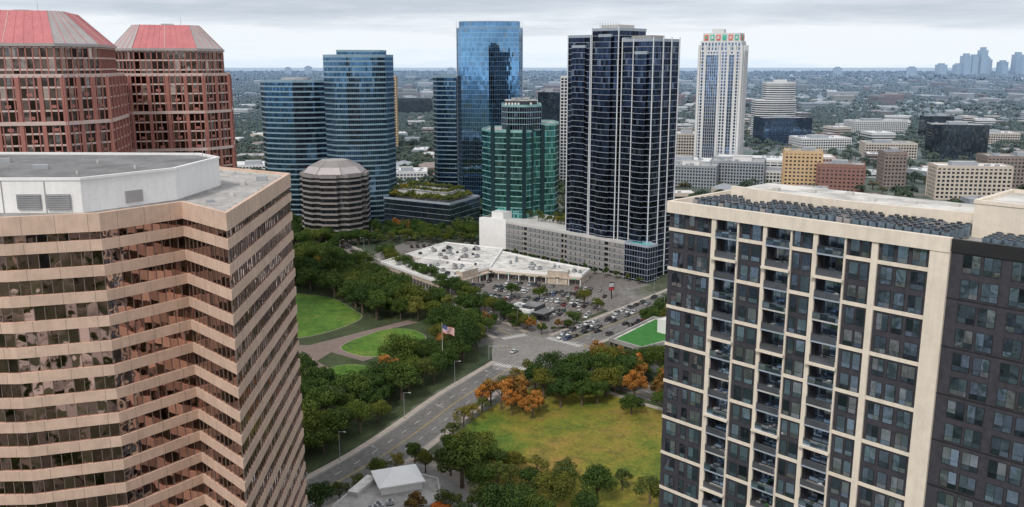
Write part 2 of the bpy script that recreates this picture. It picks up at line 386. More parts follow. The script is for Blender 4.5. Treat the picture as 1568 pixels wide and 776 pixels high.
for i in range(len(ins)):
    a,b=ins[i],ins[(i+1)%len(ins)]
    n=max(1,int(math.dist(a,b)/4))
    for k in range(n): mb.tube((a[0]+(b[0]-a[0])*k/n,a[1]+(b[1]-a[1])*k/n,RZ),(a[0]+(b[0]-a[0])*k/n,a[1]+(b[1]-a[1])*k/n,RZ+.5),.12,.12,6,M_metal)
for x,y,h in ((-57,165,5),(-58,166,3.5),(-59,164,2.4),(-75,150,3)): mb.tube((x,y,107.6),(x,y,107.6+h),.05,.03,5,M_metal)
for x,y in ((-80,150),(-92,160)): mb.box(x,y,107.6,2.4,1.4,.7,.3,M_metal)
for x,y in ((-64,150),(-70,142),(-74,158),(-84,144)): mb.tube((x,y,107.6),(x,y,108.2),.2,.2,7,M_lconc)
mb.box(-50,176,RZ,2,1.4,1.0,.1,M_metal); mb.box(-52,170,RZ,1,1,.8,.1,M_lconc); mb.box(-49.5,155,RZ,.8,.8,.6,.1,M_lconc); mb.box(-51,148,RZ,1.2,.8,.5,.6,M_metal)
mb.build('office_building')
# ---------------------------------------------------------------- right apartment tower
mb=MB()
O=(26.1,144.2); D=(.697,-.717); Nn=(.717,.697)
def P(s,d): return (O[0]+D[0]*s+Nn[0]*d,O[1]+D[1]*s+Nn[1]*d)
ang=math.atan2(D[1],D[0])
def fb(s0,s1,d0,d1,z0,z1,m,cap=None):
    mb.box(*P((s0+s1)/2,(d0+d1)/2),z0,abs(s1-s0),abs(d1-d0),z1-z0,ang,m,cap)
Z=102.; FH=3.3; NF=30
reg([P(0,0),P(100,0),P(100,26),P(0,26)])
bays=[(9.1,12.9),(18.,21.9),(26.2,30.2)]
fb(0,100,1.8,26,0,Z,M_brick,M_roofgrey)
solid=[(0,9.1),(12.9,18.),(21.9,26.2),(30.2,100)]
for a,b_ in solid: fb(a,b_,0,1.8,0,Z-.3,M_brick)
def window(s0,s1,z0,z1,mid=True,d=0):
    w=s1-s0
    mb.box(*P((s0+s1)/2,d-.0),z0-.06,w+.12,.10,z1-z0+.12,ang,M_frame)
    a=P(s0,d-.056); b2=P(s1,d-.056)
    n=2 if mid else 1
    for k in range(n):
        u=random.randint(0,900)*1.2;v=random.randint(0,900)*3.3
        aa=(a[0]+(b2[0]-a[0])*(k+.03)/n,a[1]+(b2[1]-a[1])*(k+.03)/n); bb=(a[0]+(b2[0]-a[0])*(k+.97)/n,a[1]+(b2[1]-a[1])*(k+.97)/n)
        zm=z0+(z1-z0)*.28
        mb.face([(*aa,zm+.05),(*bb,zm+.05),(*bb,z1),(*aa,z1)],M_aglass,[(u+.1,v+.1),(u+1.1,v+.1),(u+1.1,v+3.2),(u+.1,v+3.2)])
        u=random.randint(0,900)*1.2
        mb.face([(*aa,z0),(*bb,z0),(*bb,zm),(*aa,zm)],M_aglass,[(u+.1,v+.1),(u+1.1,v+.1),(u+1.1,v+3.2),(u+.1,v+3.2)])
wins=[(.9,2.9),(3.9,4.9),(5.6,7.6),(13.7,15.0),(15.4,16.9),(22.4,23.4),(23.8,25.2),(31.0,32.3),(32.6,33.7),(35.5,37.1),(37.6,39.0),(39.6,41.4)]
rw=[]
s=46.0
k=0
while s<98:
    rw.append((s,s+2.1)); rw.append((s+2.5,s+3.9 if k%2 else s+4.5)); s+=6.4 if k%2 else 5.8; k+=1
for i in range(NF):
    zt=Z-.9-i*FH
    for a,b_ in wins: window(a,b_,zt-2.45,zt-.1,b_-a>1.5)
    for a,b_ in rw: window(a,b_,zt-2.45,zt-.1,b_-a>1.5)
    for a,b_ in bays:
        window(a+.4,b_-.4,zt-2.5,zt-.2,True,1.75)
        zf=zt-2.75
        fb(a,b_,-.55,1.8,zf-.22,zf,M_lconc if i%2 else M_slabg)
        fb(a+.05,b_-.05,-.52,-.46,zf+1.02,zf+1.1,M_rail); fb(a+.05,b_-.05,-.51,-.48,zf+.05,zf+.95,M_rail if i%3 else M_aglass)
        for e in (a+.05,b_-.1): fb(e,e+.05,-.5,0,zf+1.02,zf+1.08,M_rail)
        for _k in range(random.choice([0,1,1,2])):
            x,y=P(random.uniform(a+.8,b_-.8),random.uniform(0,.9)); mb.box(x,y,zf,.6,.5,random.uniform(.4,1.),random.random(),random.choice([M_white,M_dmetal,M_turf,M_conc,M_under]))
        if i%4==1: fb(a-.35,b_+.35,-1.0,-.56,zf-.35,zf,M_cream)
    if i%2==0:
        for a,b_ in ((0,8.3),(12.9,17.4),(21.9,25.5),(30.2,34.1),(35,41.9)):
            z=zt-2.75; fb(a,b_,-.16,0,z-.3,z+.24,M_cream)
    else:
        fb(44.4,99,-.06,0,zt-2.85,zt-2.7,M_frame)
for a,b_,o in ((8.3,9.1,.35),(17.4,18.,.35),(25.5,26.2,.35),(34.1,35.,.35),(41.9,44.4,.5),(12.9,13.15,.3),(21.9,22.15,.3),(30.2,30.45,.3),(99,100,.4)):
    fb(a,b_,-o,0.2,0,Z+.3,M_cream)
fb(-.25,44.4,-.62,.3,Z-.9,Z+1.0,M_cream); fb(44.4,100,-.2,.3,Z-.8,Z+.9,M_frame)
fb(-.25,.3,.3,26,Z-.2,Z+1.0,M_cream); fb(-.25,100,25.6,26.1,Z-.2,Z+1.0,M_cream)
M_cond=simple('condenser_blue_grey',(.15,.20,.25),.5,.3,var=.35,scale=2)
for r,d in enumerate((1.5,2.9,4.3,5.7,7.1,8.5)):
    s=4+r*.3
    while s<44:
        if random.random()<.93 and not(9<s<14 and r>3) :
            x,y=P(s,d+random.uniform(-.12,.12)); zb=Z+.35; 
            mb.box(x,y,zb,.9,.9,.95+random.random()*.4,ang,random.choice([M_cond,M_cond,M_cond,M_cond,M_louv])); mb.tube((x,y,zb+1.1),(x,y,zb+1.42),.36,.36,8,M_dmetal)
            mb.box(x,y,Z,.2,1.0,.35,ang,M_metal)
        s+=1.22
    fb(4,44,d+.62,d+.76,Z+.02,Z+.2,M_metal)
s=48
while s<90:
    for d in (1.6,3.1,4.6,6.1):
        x,y=P(s,d); mb.box(x,y,Z+.3,.92,.92,1,ang,M_cond)
        mb.tube((x,y,Z+1.3),(x,y,Z+1.42),.38,.38,8,M_dmetal)
    s+=1.35
prev=None
for i in range(25):
    t=i/24; s_=4+t*40; d_=12.2-2.2*math.sin(t*math.pi)
    cur=P(s_,d_)
    if prev: mb.seg(prev,cur,.7,Z,Z+2.7,M_cream)
    prev=cur
mb.prism([P(4,12.6),P(44,12.6),P(44,24),P(4,24)],Z,Z+2.1,M_cream,cap=M_roofwhite)
for k in range(6):
    x,y=P(10+k*5.5,16+k%3*2); mb.box(x,y,Z+2.1,1.2,.9,.5,ang,M_lconc)
PBX=ccw([P(44,8),P(80,8),P(80,23),P(44,23)])
mb.prism(PBX,Z,Z+4.6,M_cream,cap=M_roofwhite)
mb.ring(off(PBX,.12),off(PBX,-.5),Z+4.6,Z+5.1,M_cream)
mb.build('apartment_tower')
# ---------------------------------------------------------------- pink towers
def pinktower(cx,cy,w,ang_,ze,za):
    mb=MB()
    def octo(h,c): 
        pts=[(-h+c,-h),(h-c,-h),(h,-h+c),(h,h-c),(h-c,h),(-h+c,h),(-h,h-c),(-h,-h+c)]
        return [(cx+x*math.cos(ang_)-y*math.sin(ang_),cy+x*math.sin(ang_)+y*math.cos(ang_)) for x,y in pts]
    h=w/2; c=w*.2
    tower(mb,octo(h,c),0,ze-10,4.,M_pglass,M_pinkl,.62,.30,ms=2.2,mull=M_pink,mw=.42,mo=.36,roof=M_roofgrey,par=.6,every=1)
    tower(mb,octo(h-2.2,c),ze-10,ze,4.,M_pglass,M_pinkl,.6,.28,ms=2.2,mull=M_pink,mw=.42,mo=.3,roof=M_roofgrey,par=.5)
    p=octo(h,c)
    for i in range(8):
        a,b_=p[i],p[(i+1)%8]; L=math.dist(a,b_); n=max(1,round(L/6.6)); an=math.atan2(b_[1]-a[1],b_[0]-a[0])
        for j in range(n+1):
            x=a[0]+(b_[0]-a[0])*j/n+math.sin(an)*.3;y=a[1]+(b_[1]-a[1])*j/n-math.cos(an)*.3
            mb.box(x,y,0,1.35,.8,ze-10.6,an,M_pink)
        for z in range(4,int(ze-12),4):   # spandrel stone squares between paired piers
            for j in range(n):
                if (j+z//4)%2: continue
                t=(j+.5)/n; mb.box(a[0]+(b_[0]-a[0])*t+math.sin(an)*.12,a[1]+(b_[1]-a[1])*t-math.cos(an)*.12,z+.9+(ze-10)%4-4,1.9,.25,1.1,an,M_pink)
    for z in range(8,int(ze-12),16): mb.ring(off(ccw(p),.85),off(ccw(p),-.05),z,z+1.2,M_pinkl)
    q=octo(h-1.8,c); r=octo(h*.55,c*.35)
    mb.ring(off(ccw(q),.5),off(ccw(q),-1),ze,ze+1.0,M_greyroof)
    mb.frustum(q,r,ze+1,za,M_redroof,cap=M_roofgrey,m2=M_greyroof)
    for i in range(8):
        a,b_,c_,d_=q[i],q[(i+1)%8],r[(i+1)%8],r[i]; n=10 if i%2==0 else 4
        for j in range(n+1):
            t=j/n; A=(a[0]+(b_[0]-a[0])*t,a[1]+(b_[1]-a[1])*t,ze+1.05); B=(d_[0]+(c_[0]-d_[0])*t,d_[1]+(c_[1]-d_[1])*t,za+.05)
            mb.tube(A,B,.12,.12,4,M_pinkl if j%5==0 else M_redroof,False)
    mb.tube((cx+6,cy,za),(cx+6,cy,za+4),.12,.05,5,M_metal); mb.box(cx,cy,za,5,4,1.0,ang_,M_metal)
    return mb.build('granite_office_tower')
pinktower(-181,338,60,math.radians(14),131,143.5)
pinktower(-154,408,49,math.radians(16),130.5,141.5)
# ---------------------------------------------------------------- blue towers
def rooftop(mb,poly,z,h=4,m=M_metal,n=5,sc=.5):
    c=(np.mean([p[0] for p in poly]),np.mean([p[1] for p in poly]))
    q=[(c[0]+(p[0]-c[0])*sc,c[1]+(p[1]-c[1])*sc) for p in poly]
    mb.prism(q,z,z+h,m,cap=M_roofgrey)
mb=MB()
p=[(-199,712),(-193,700)]+[(-193+48*t,700-7*math.sin(math.pi*t)) for t in (.17,.33,.5,.67,.83)]+[(-145,702),(-142,712),(-150,735),(-190,735)]
tower(mb,p,0,112,4.,M_blueg,M_bluesp,1.1,.14,ms=1.6,mull=M_dmetal,mw=.08,mo=.1,roof=M_roofgrey); rooftop(mb,p,112,2.4,sc=.4)
mb.build('blue_glass_office_tower')
mb=MB()
p=[(-148,722),(-146,700),(-136,690)]+[(-136+38*t,690+8*t-4*math.sin(math.pi*t)) for t in (.25,.5,.75)]+[(-98,698),(-94,716),(-105,735),(-140,735)]
tower(mb,p,0,131,4.,M_blueg,M_bluesp,1.2,.14,ms=1.6,mull=M_bluesp,mw=.08,mo=.1,roof=M_roofgrey)
q=[(-134,692),(-102,699),(-99,714),(-110,726),(-130,722)]; tower(mb,q,131,134.5,4,M_blueg,M_bluesp,.6,.1,ms=1.6)
mb.build('blue_glass_office_tower')
mb=MB()
p=[(-48,790),(-44,782),(-20,776),(6,781),(9,790),(6,822),(-44,822)]
tower(mb,p,0,155,4.,M_bhp,M_bluesp,.14,.05,ms=1.6,mull=M_bluesp,mw=.06,mo=.08,roof=M_roofgrey,par=.5,topband=.4)
q=[(-46,790),(-43,784),(-20,778.5),(4.5,783),(7,790),(5,820),(-43,820)]
tower(mb,q,155,160.5,5.5,M_bhp,M_bluesp,.14,.05,ms=1.6,mull=M_bluesp,mw=.06,mo=.08,roof=M_roofgrey,par=.4,topband=.3)
for x_,y_ in ((-48.2,789.6),(9.2,789.8)): mb.box(x_,y_,0,.5,.5,160.5,0,M_slab)
tower(mb,[(-70,800),(-66,789),(-49,786),(-47,815),(-68,818)],0,114,4,M_blueg,M_bluesp,.9,.1,ms=1.6,mull=M_dmetal,mw=.08,roof=M_roofgrey)
mb.build('blue_glass_skyscraper')
# ---------------------------------------------------------------- octagonal grey building
mb=MB(); cx,cy=-129,642
p=[]
for i in range(8):
    a0=math.radians(22.5+i*45-90-22.5)
    for da,r in ((-13,24.5),(13,24.5),(19,22.3),(26,22.3)):
        a=a0+math.radians(da); p.append((cx+r*math.cos(a),cy+r*math.sin(a)))
tower(mb,p,0,48,3.9,M_gglass,M_band,1.35,.3,ms=1.6,mull=M_dmetal,roof=M_roofgrey,par=.6,topband=1.8)
oc=lambda r:[(cx+r*math.cos(math.radians(22.5+i*45)),cy+r*math.sin(math.radians(22.5+i*45))) for i in range(8)]
mb.frustum(oc(23),oc(18.5),48.6,53,M_greyroof); mb.frustum(oc(18.4),oc(10),53,57,M_band,cap=M_roofgrey)
for i in range(8):
    A=oc(23);B=oc(18.5);Cc=oc(10)
    mb.tube((*A[i],48.6),(*B[i],53),.3,.3,5,M_band); mb.tube((*B[i],53),(*Cc[i],57),.25,.25,5,M_band)
mb.build('octagonal_office_building')
# ---------------------------------------------------------------- glass podium with roof garden
mb=MB()
p=[(-47,662),(-105,698),(-85,740),(-26,704)]
tower(mb,p,0,21,4.2,glass('podium_glass',(.15,.25,.34),.9,.06,2.,4.2,.3),M_slabg,.25,.08,ms=2.,mull=M_dmetal,roof=M_roofgrey,par=1)
pin=off(ccw(p),-9); mb.prism(pin,21,27,M_lconc,cap=M_roofgrey)
mb.build('glass_podium_building')
# ---------------------------------------------------------------- teal building
mb=MB()
p=[(-21,622),(-13,607),(8,600),(14,606),(14,650),(-16,650)]
tower(mb,p,0,80,4.,M_teal,M_tealsp,.6,.14,ms=1.6,mull=M_teald,mw=.12,mo=.12,roof=M_roofgrey)
tower(mb,[(12,608),(30,616),(33,628),(30,652),(12,655)],0,84,4.,M_teal,M_tealsp,.5,.14,ms=1.6,mull=M_teald,mw=.12,mo=.12,roof=M_roofgrey)
tower(mb,[(-7,612),(-3,606),(10,603.5),(20,611),(20,640),(-7,640)],80,97,4.,M_navy,M_tealsp,.5,.1,ms=1.6,mull=M_slabg,mw=.12,mo=.12,roof=M_roofgrey)
for x_,y_,a_ in ((-13.2,606.6,-.3),(-2.5,603.2,-.32),(8.2,599.8,.3),(13.2,605.6,.5),(21,611.6,.42)): mb.box(x_,y_,0,2.6,.9,84,a_,M_teald)
mb.prism([(-5,610),(-2,607.5),(10,605),(17,612),(17,636),(-5,636)],97,100.5,M_dmetal,cap=M_roofgrey)
for i in range(9): mb.box(-4+i*2.1,606.0+abs(i-3)*.2,97.5,1.2,1,1.8,0,M_white)
for k in range(5): hvac(mb,random.uniform(0,14),random.uniform(615,630),100.5,0,M_metal,M_dmetal,1.2)
mb.build('teal_glass_office_building')
# ---------------------------------------------------------------- parking garage
mb=MB()
GP=ccw([(-22,593),(-4,583),(78,501),(84,506),(60,575),(20,612),(-10,625)]); reg(GP)
mb.prism(off(GP,-1.2),0,21,M_dark,cap=M_lconc)  # near-black core paints in the shade behind the deck openings
for i in range(7):
    z=i*3.35; mb.ring(GP,off(GP,-1.3),z+.2,z+1.35,M_conc)
mb.ring(off(GP,.05),off(GP,-.3),20.7,22.2,M_lconc)
a,b_=(-4,583),(78,501); L=math.dist(a,b_)
for j in range(0,30):
    t=j/29; mb.box(a[0]+(b_[0]-a[0])*t+.25,a[1]+(b_[1]-a[1])*t+.25,0,.7,.7,20.6,-math.pi/4,M_conc)
M_scr=simple('perforated_screen',(.25,.26,.27),.6,.2,var=.1)
for j in range(26):
    for i in range(6):
        if j%9 in(4,) : continue
        t=(j+.5)/30; x=a[0]+(b_[0]-a[0])*t-.12;y=a[1]+(b_[1]-a[1])*t-.12
        mb.box(x,y,1.6+i*3.35+ (0 if i else 1.5),3.3,.12,2.1 if i else .9,-math.pi/4,M_scr if (i+j//6)%4 else M_louv)
mb.prism([(-22.3,592.8),(-4.2,582.6),(-3,584),(-20,596)],0,23,M_white); mb.prism([(-14,600),(-6,594),(0,602),(-8,610)],21,26,M_white,cap=M_roofwhite)
tower(mb,[(66.5,512.2),(78.6,500.2),(85,506),(73,519)],0,21.5,3.4,M_navy,M_slabg,.3,.1,ms=2,mull=M_slabg,roof=simple('pool_deck_teal',(.08,.45,.45),.4))
mb.build('parking_garage')
# ---------------------------------------------------------------- dark residential tower
mb=MB()
T0=(80,511); TD=(-.707,.707); TN=(.707,.707)
def TP(k,d): return (T0[0]+TD[0]*k+TN[0]*d,T0[1]+TD[1]*k+TN[1]*d)
args=dict(fh=3.4,gl=M_navy,sp=M_slabg,sh=.24,so=.30,ms=1.8,mull=M_frame,mw=.1,mo=.08,roof=M_roofgrey)
def TT(k0,k1,d0,d1,z1,**kw):
    a_=dict(args); a_.update(kw); tower(mb,[TP(k0,d0),TP(k1,d0),TP(k1,d1),TP(k0,d1)],0,z1,**a_)
TT(46,64,0,22,141); TT(44,46,2.5,20,139.5); TT(24,44,-1.2,24,144.5); TT(22,24,1.8,20,139); TT(0,22,0,24,138)
TT(50,60,-1.2,5,135); TT(4,12,-1.4,5,131); TT(29,38,-2.6,5,141)
for k,z in ((64,142),(46,142),(44,146),(24,146),(22,139.5),(14,139),(0,140)):
    d=-1.8 if 24<=k<=44 else -.65
    x,y=TP(k,d); mb.box(x,y,0,.5,.45,z,-math.pi/4,M_slab)
for d,z in ((8,140),(16,140),(24,140)):
    x,y=TP(-.65,d); mb.box(x,y,0,.45,.6,z,-math.pi/4,M_slab)
p=[TP(28,4),TP(42,4),TP(42,18),TP(28,18)]; mb.prism(p,144.5,147.5,M_lconc,cap=M_roofgrey)
p=[TP(6,5),TP(20,5),TP(20,18),TP(6,18)]; mb.prism(p,138,141,M_louv,cap=M_roofgrey)
for k in range(8): mb.tube((*TP(28+2*k,3),146),(*TP(28+2*k,3),149),.12,.12,5,M_metal)
mb.build('residential_tower')
# ---------------------------------------------------------------- white hotel tower
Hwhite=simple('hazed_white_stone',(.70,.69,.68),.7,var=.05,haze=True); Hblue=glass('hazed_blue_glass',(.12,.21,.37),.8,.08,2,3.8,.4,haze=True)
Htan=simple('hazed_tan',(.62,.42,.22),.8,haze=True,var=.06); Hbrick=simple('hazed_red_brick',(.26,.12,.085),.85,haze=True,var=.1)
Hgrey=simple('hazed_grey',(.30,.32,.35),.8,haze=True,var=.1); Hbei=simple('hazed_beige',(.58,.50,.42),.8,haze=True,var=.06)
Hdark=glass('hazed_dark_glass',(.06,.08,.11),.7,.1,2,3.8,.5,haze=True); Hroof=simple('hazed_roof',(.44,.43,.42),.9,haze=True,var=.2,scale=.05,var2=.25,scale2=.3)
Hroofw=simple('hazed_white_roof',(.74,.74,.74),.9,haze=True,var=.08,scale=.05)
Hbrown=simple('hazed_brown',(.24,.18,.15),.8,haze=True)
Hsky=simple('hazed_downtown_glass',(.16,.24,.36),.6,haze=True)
mb=MB(); cx,cy,an=256,1100,math.radians(-24)
def hr(w,d,dx=0,dy=0): 
    ca,sa=math.cos(an),math.sin(an); return rect(cx+dx*ca-dy*sa,cy+dx*sa+dy*ca,w,d,an)
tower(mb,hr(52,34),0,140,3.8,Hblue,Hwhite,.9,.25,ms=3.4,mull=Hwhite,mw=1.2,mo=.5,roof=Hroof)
tower(mb,hr(15,3,-9,-17.2),0,136,3.8,Hblue,Hwhite,.25,.1,ms=2.5,mull=Hwhite,mw=.3,mo=.3,roof=Hroof)
tower(mb,hr(6,3,14,-17.2),0,136,3.8,Hblue,Hwhite,.25,.1,ms=2.5,mull=Hwhite,mw=.3,mo=.3,roof=Hroof)
for dx in (-25,-17.5,-.5,10.5,17.5,25):
    q=hr(2.4,1.6,dx,-17.6); mb.prism(q,0,147,Hwhite)
for dy in (-8,0,8,16): mb.prism(hr(1.6,2.4,26.5,dy),0,147,Hwhite)
tower(mb,hr(47,30),140,151,6,Hblue,Hwhite,1.2,.3,ms=4,mull=Hwhite,mw=1.8,mo=.5,roof=Hroof)
mb.prism(hr(44,28),151,161,Hwhite,cap=Hroof)
Mg=simple('mural_green',(.10,.50,.36),.5); Mr=simple('mural_red',(.72,.16,.12),.5)
for i in range(6):
    dx=-18+i*7.2; mb.prism(hr(4.8,.5,dx,-14.4),152.5,159,Mg if i%2 else Mr); mb.prism(hr(2.4,.5,dx,-14.9),154.2,157.4,Hwhite if i%3 else Mg)
for i in range(3):
    dy=-9+i*9; mb.prism(hr(.5,4.8,22.4,dy),152.5,159,Mg if i%2 else Mr)
mb.prism(hr(14,12,-6,0),161,166,Hwhite,cap=Hroof)
mb.build('hotel_tower')
# ---------------------------------------------------------------- generic mid-distance
def blk(name,x0,x1,y,d,h,ang_,wall,gl,roof=Hroof,fh=3.8,sh=1.4,ms=3.5,mw=1.0,pent=True,mull=True):
    mb=MB(); p=rect((x0+x1)/2,y+d/2,(x1-x0),d,ang_)
    tower(mb,p,0,h,fh,gl,wall,sh,.2,ms=ms,mull=wall if mull else None,mw=mw,mo=.25,roof=roof,par=1.2)
    c=((x0+x1)/2,y+d/2)
    if pent:
        mb.prism(rect(c[0]+random.uniform(-.15,.15)*(x1-x0),c[1],(x1-x0)*.35,d*.4,ang_),h,h+4,Hgrey if wall is not Hgrey else Hwhite,cap=Hroof)
    for k in range(9):
        u,v=random.uniform(-.42,.42)*(x1-x0),random.uniform(-.42,.42)*d
        mb.box(c[0]+u*math.cos(ang_)-v*math.sin(ang_),c[1]+u*math.sin(ang_)+v*math.cos(ang_),h,random.uniform(2,5),2.5,random.uniform(1,2.4),ang_,Hgrey)
    return mb.build(name)
r_=math.radians
mb=MB()
arc=lambda cx,cy,w,dp,n=10:[(cx-w/2+w*i/n,cy-dp*math.sin(math.pi*i/n)) for i in range(n+1)]+[(cx+w/2,cy+25),(cx-w/2,cy+25)]
tower(mb,arc(440,1495,66,14),0,66,3.6,Hdark,Hwhite,1.6,.6,ms=3,roof=Hroof); tower(mb,arc(452,1512,48,10),66,94,3.6,Hdark,Hwhite,1.7,.6,ms=3,roof=Hroof)
mb.prism(rect(452,1520,20,12),94,99,Hwhite,cap=Hroof); mb.build('white_curved_apartment_building')
blk('glass_office_block',392,470,1400,45,41,r_(6),Hdark,Hblue,sh=.4,mw=.2,ms=2.5)
blk('apartment_block',165,215,905,40,22,r_(-18),Hgrey,Hdark,fh=3.3,sh=1.2,ms=3,mw=1.2); blk('apartment_block',215,270,925,45,24,r_(-18),Hgrey,Hdark,fh=3.3,sh=1.2,ms=3,mw=1.2)
blk('tan_office_building',280,316,895,26,38,r_(-14),Htan,Hdark,sh=2.0,mw=1.8,ms=4)
blk('red_brick_building',308,352,872,28,27,r_(-20),Hbrick,Hdark,sh=2.2,mw=2.,ms=4)
blk('dark_glass_office_building',568,636,1180,50,45,r_(-16),Hdark,Hdark,sh=.3,mw=.2,ms=2.5)
blk('white_office_building',400,466,822,26,31,r_(-8),Hbei,Hdark,sh=1.6,mw=1.6,ms=4.2,roof=Hroofw)
blk('brown_office_building',384,405,905,26,36,r_(-8),Hbrown,Hdark,sh=2,mw=1.5)
blk('brown_office_building',478,545,880,30,34,r_(-8),Hbrown,Hdark,sh=1.8,mw=1.6)
blk('white_apartment_block',606,705,1590,40,25,r_(5),Hwhite,Hdark,fh=3.4,sh=1.4)
blk('white_low_building',425,500,1310,50,17,r_(4),Hwhite,Hdark,roof=Hroofw)
blk('beige_low_building',480,545,1190,40,20,r_(-10),Hbei,Hdark)
blk('beige_office_building',205,246,1150,40,36,r_(-10),Hbei,Hdark,roof=Hroofw)
blk('white_parking_garage',240,318,1010,50,17,r_(-18),Hwhite,Hdark,roof=Hroofw,fh=3.2,ms=8,pent=False)
blk('white_low_building',150,235,1010,40,16,r_(-18),Hwhite,Hdark,roof=Hroofw)
blk('white_low_building',255,330,940,30,12,r_(-18),Hwhite,Hdark,roof=Hroofw)
blk('beige_office_building',190,225,1330,30,48,r_(-10),Hbei,Hdark)
blk('tan_apartment_tower',-182,-168,1300,14,107,0,Htan,Hdark,sh=1.4)
blk('dark_office_building',34,60,1100,24,90,r_(-10),Hdark,Hdark,sh=1,mw=.3)
blk('grey_apartment_tower',52,66,900,20,112,r_(-20),Hwhite,Hdark,fh=3.3,sh=.9,mw=.9)
blk('dark_office_building',-280,-200,2200,50,42,0,Hdark,Hdark)
blk('white_low_building',-128,-92,935,40,12,r_(5),Hwhite,Hblue,roof=Hroofw); blk('white_low_building',-98,-66,1120,40,14,r_(-5),Hwhite,Hdark,roof=Hroofw)
blk('beige_low_building',-100,-50,1250,60,16,0,Hbei,Hdark); blk('glass_office_block',-72,-40,900,30,26,r_(8),Hgrey,Hblue)
blk('beige_low_building',-360,-300,1350,60,18,0,Hbei,Hdark); blk('white_low_building',-330,-280,1000,40,12,r_(10),Hwhite,Hdark,roof=Hroofw)
blk('white_apartment_block',5,32,700,26,20,r_(-30),Hwhite,Hdark,fh=3.3)
blk('brown_office_building',690,760,1120,40,26,r_(-8),Hbrown,Hdark); blk('beige_office_building',560,620,960,40,22,r_(-8),Hbei,Hdark,roof=Hroofw)
blk('beige_low_building',330,390,1060,40,15,r_(-12),Hbei,Hdark,roof=Hroofw); blk('beige_low_building',700,800,1400,50,18,r_(-12),Hbei,Hdark,roof=Hroofw)
blk('dark_glass_office_building',700,745,1500,40,38,r_(-12),Hdark,Hdark,sh=.4,mw=.2)
for x,w,h in ((4180,90,130),(4300,60,90),(4480,90,225),(4570,80,215),(4660,75,285),(4735,60,200),(4800,90,185),(4960,90,160),(5030,60,205),(5090,95,240),(4400,60,130),(4880,70,120),(2300,60,100),(-2050,70,105),(-2200,60,95),(900,70,95),(-2900,60,90),(3300,60,95),(3900,70,100),(-600,60,90)):
    mb=MB(); q_=rect(x,9000+random.uniform(-200,200),w,60,.3); tower(mb,q_,0,h*.9,20,Hsky,Hwhite,3,.5,ms=14,mull=Hwhite,mw=2,roof=Hroof); cq=(np.mean([a[0] for a in q_]),np.mean([a[1] for a in q_])); tower(mb,rect(*cq,w*.6,36,.3),h*.9,h,20,Hsky,Hwhite,3,.5,ms=12,roof=Hroof)
    mb.build('downtown_skyscraper')
# ---------------------------------------------------------------- strip mall, bank, small buildings
mb=MB()
B=[(-41,478),(-80,528),(-45,588),(-6,568),(-13,515)]; reg(B); reg([(-13,515),(40,498),(46,514),(-8,562)])
M_store=glass('shopfront_glass',(.10,.11,.12),.6,.1,2,4,.5); M_sand=simple('mall_stucco',(.50,.42,.34),.8)
for q,h in ((B,7.),([(-13.2,514),(14,504),(40,496),(46,512),(20,535),(-8,564)],6.2)):
    q=ccw(q); mb.prism(q,0,h-.6,M_sand,cap=M_roofwhite); mb.ring(off(q,.35),off(q,-.4),h-1.6,h,M_white)
for a,b_,h in (((-41,478),(-13,515),4.2),((-13.2,514),(14,504),4),((14,504),(40,496),4),((-80,528),(-41,478),4)):
    n=int(math.dist(a,b_)/3.2); an=math.atan2(b_[1]-a[1],b_[0]-a[0])
    for j in range(n):
        t=(j+.5)/n; mb.box(a[0]+(b_[0]-a[0])*t+math.sin(an)*.06,a[1]+(b_[1]-a[1])*t-math.cos(an)*.06,.3,2.7,.14,2.9,an,M_store)
    if a[0]==-80: continue
    mb.seg((a[0]+math.sin(an)*1.5,a[1]-math.cos(an)*1.5),(b_[0]+math.sin(an)*1.5,b_[1]-math.cos(an)*1.5),3.,3.7,4.4,M_sand)
    for j in range(0,n+1,2):
        t=j/n; mb.box(a[0]+(b_[0]-a[0])*t+math.sin(an)*2.7,a[1]+(b_[1]-a[1])*t-math.cos(an)*2.7,.1,.45,.45,3.6,an,M_white)
    for j in range(1,n,3):
        t=j/n; mb.box(a[0]+(b_[0]-a[0])*t+math.sin(an)*3.05,a[1]+(b_[1]-a[1])*t-math.cos(an)*3.05,3.9,2.6,.1,.5,an,random.choice([Mr,M_dmetal,Mg,M_white]))
mb.box(-26,498,0,14,5,9,math.atan2(37,28),M_sand,M_roofwhite); mb.box(27,500,0,12,5,8,-.3,M_sand,M_roofwhite)
for k in range(130):
    x=random.uniform(-75,40);y=random.uniform(485,580)
    if inpoly(x,y,off(ccw(B),-4)): hvac(mb,x,y,6.4,.9,random.choice([M_metal,M_louv,M_louv,M_dmetal]),M_dmetal,random.uniform(.5,1.4))
    elif inpoly(x,y,[(-8,518),(38,500),(43,510),(-4,552)]): hvac(mb,x,y,5.6,.9,M_metal,M_dmetal,random.uniform(.5,1.1))
for k in range(9):
    t=k/9; a=(-41-39*t,480+49*t); mb.seg((a[0]+1.5,a[1]+1),(a[0]+26,a[1]+33),.18,6.4,6.45,M_louv)
mb.seg((-60,512),(-36,545),.5,6.4,7.2,M_white); mb.seg((-55,540),(-20,520),.5,6.4,7.2,M_white)
mb.prism([(-46,520),(-38,530),(-46,537),(-54,527)],6.42,6.5,M_roofgrey); mb.prism([(-62,530),(-56,538),(-62,543),(-68,535)],6.42,6.5,M_walk)
mb.build('strip_mall')
mb=MB(); an=r_(-35)
mb.prism(rect(6,429,13,10,an),0,5.2,M_white,cap=M_roofwhite); mb.ring(ccw(rect(6,429,13.6,10.6,an)),ccw(rect(6,429,12.6,9.6,an)),4.4,5.9,M_white)
mb.prism(rect(15,425.5,9,11,an),3.6,4.7,M_dmetal,cap=M_roofdark)
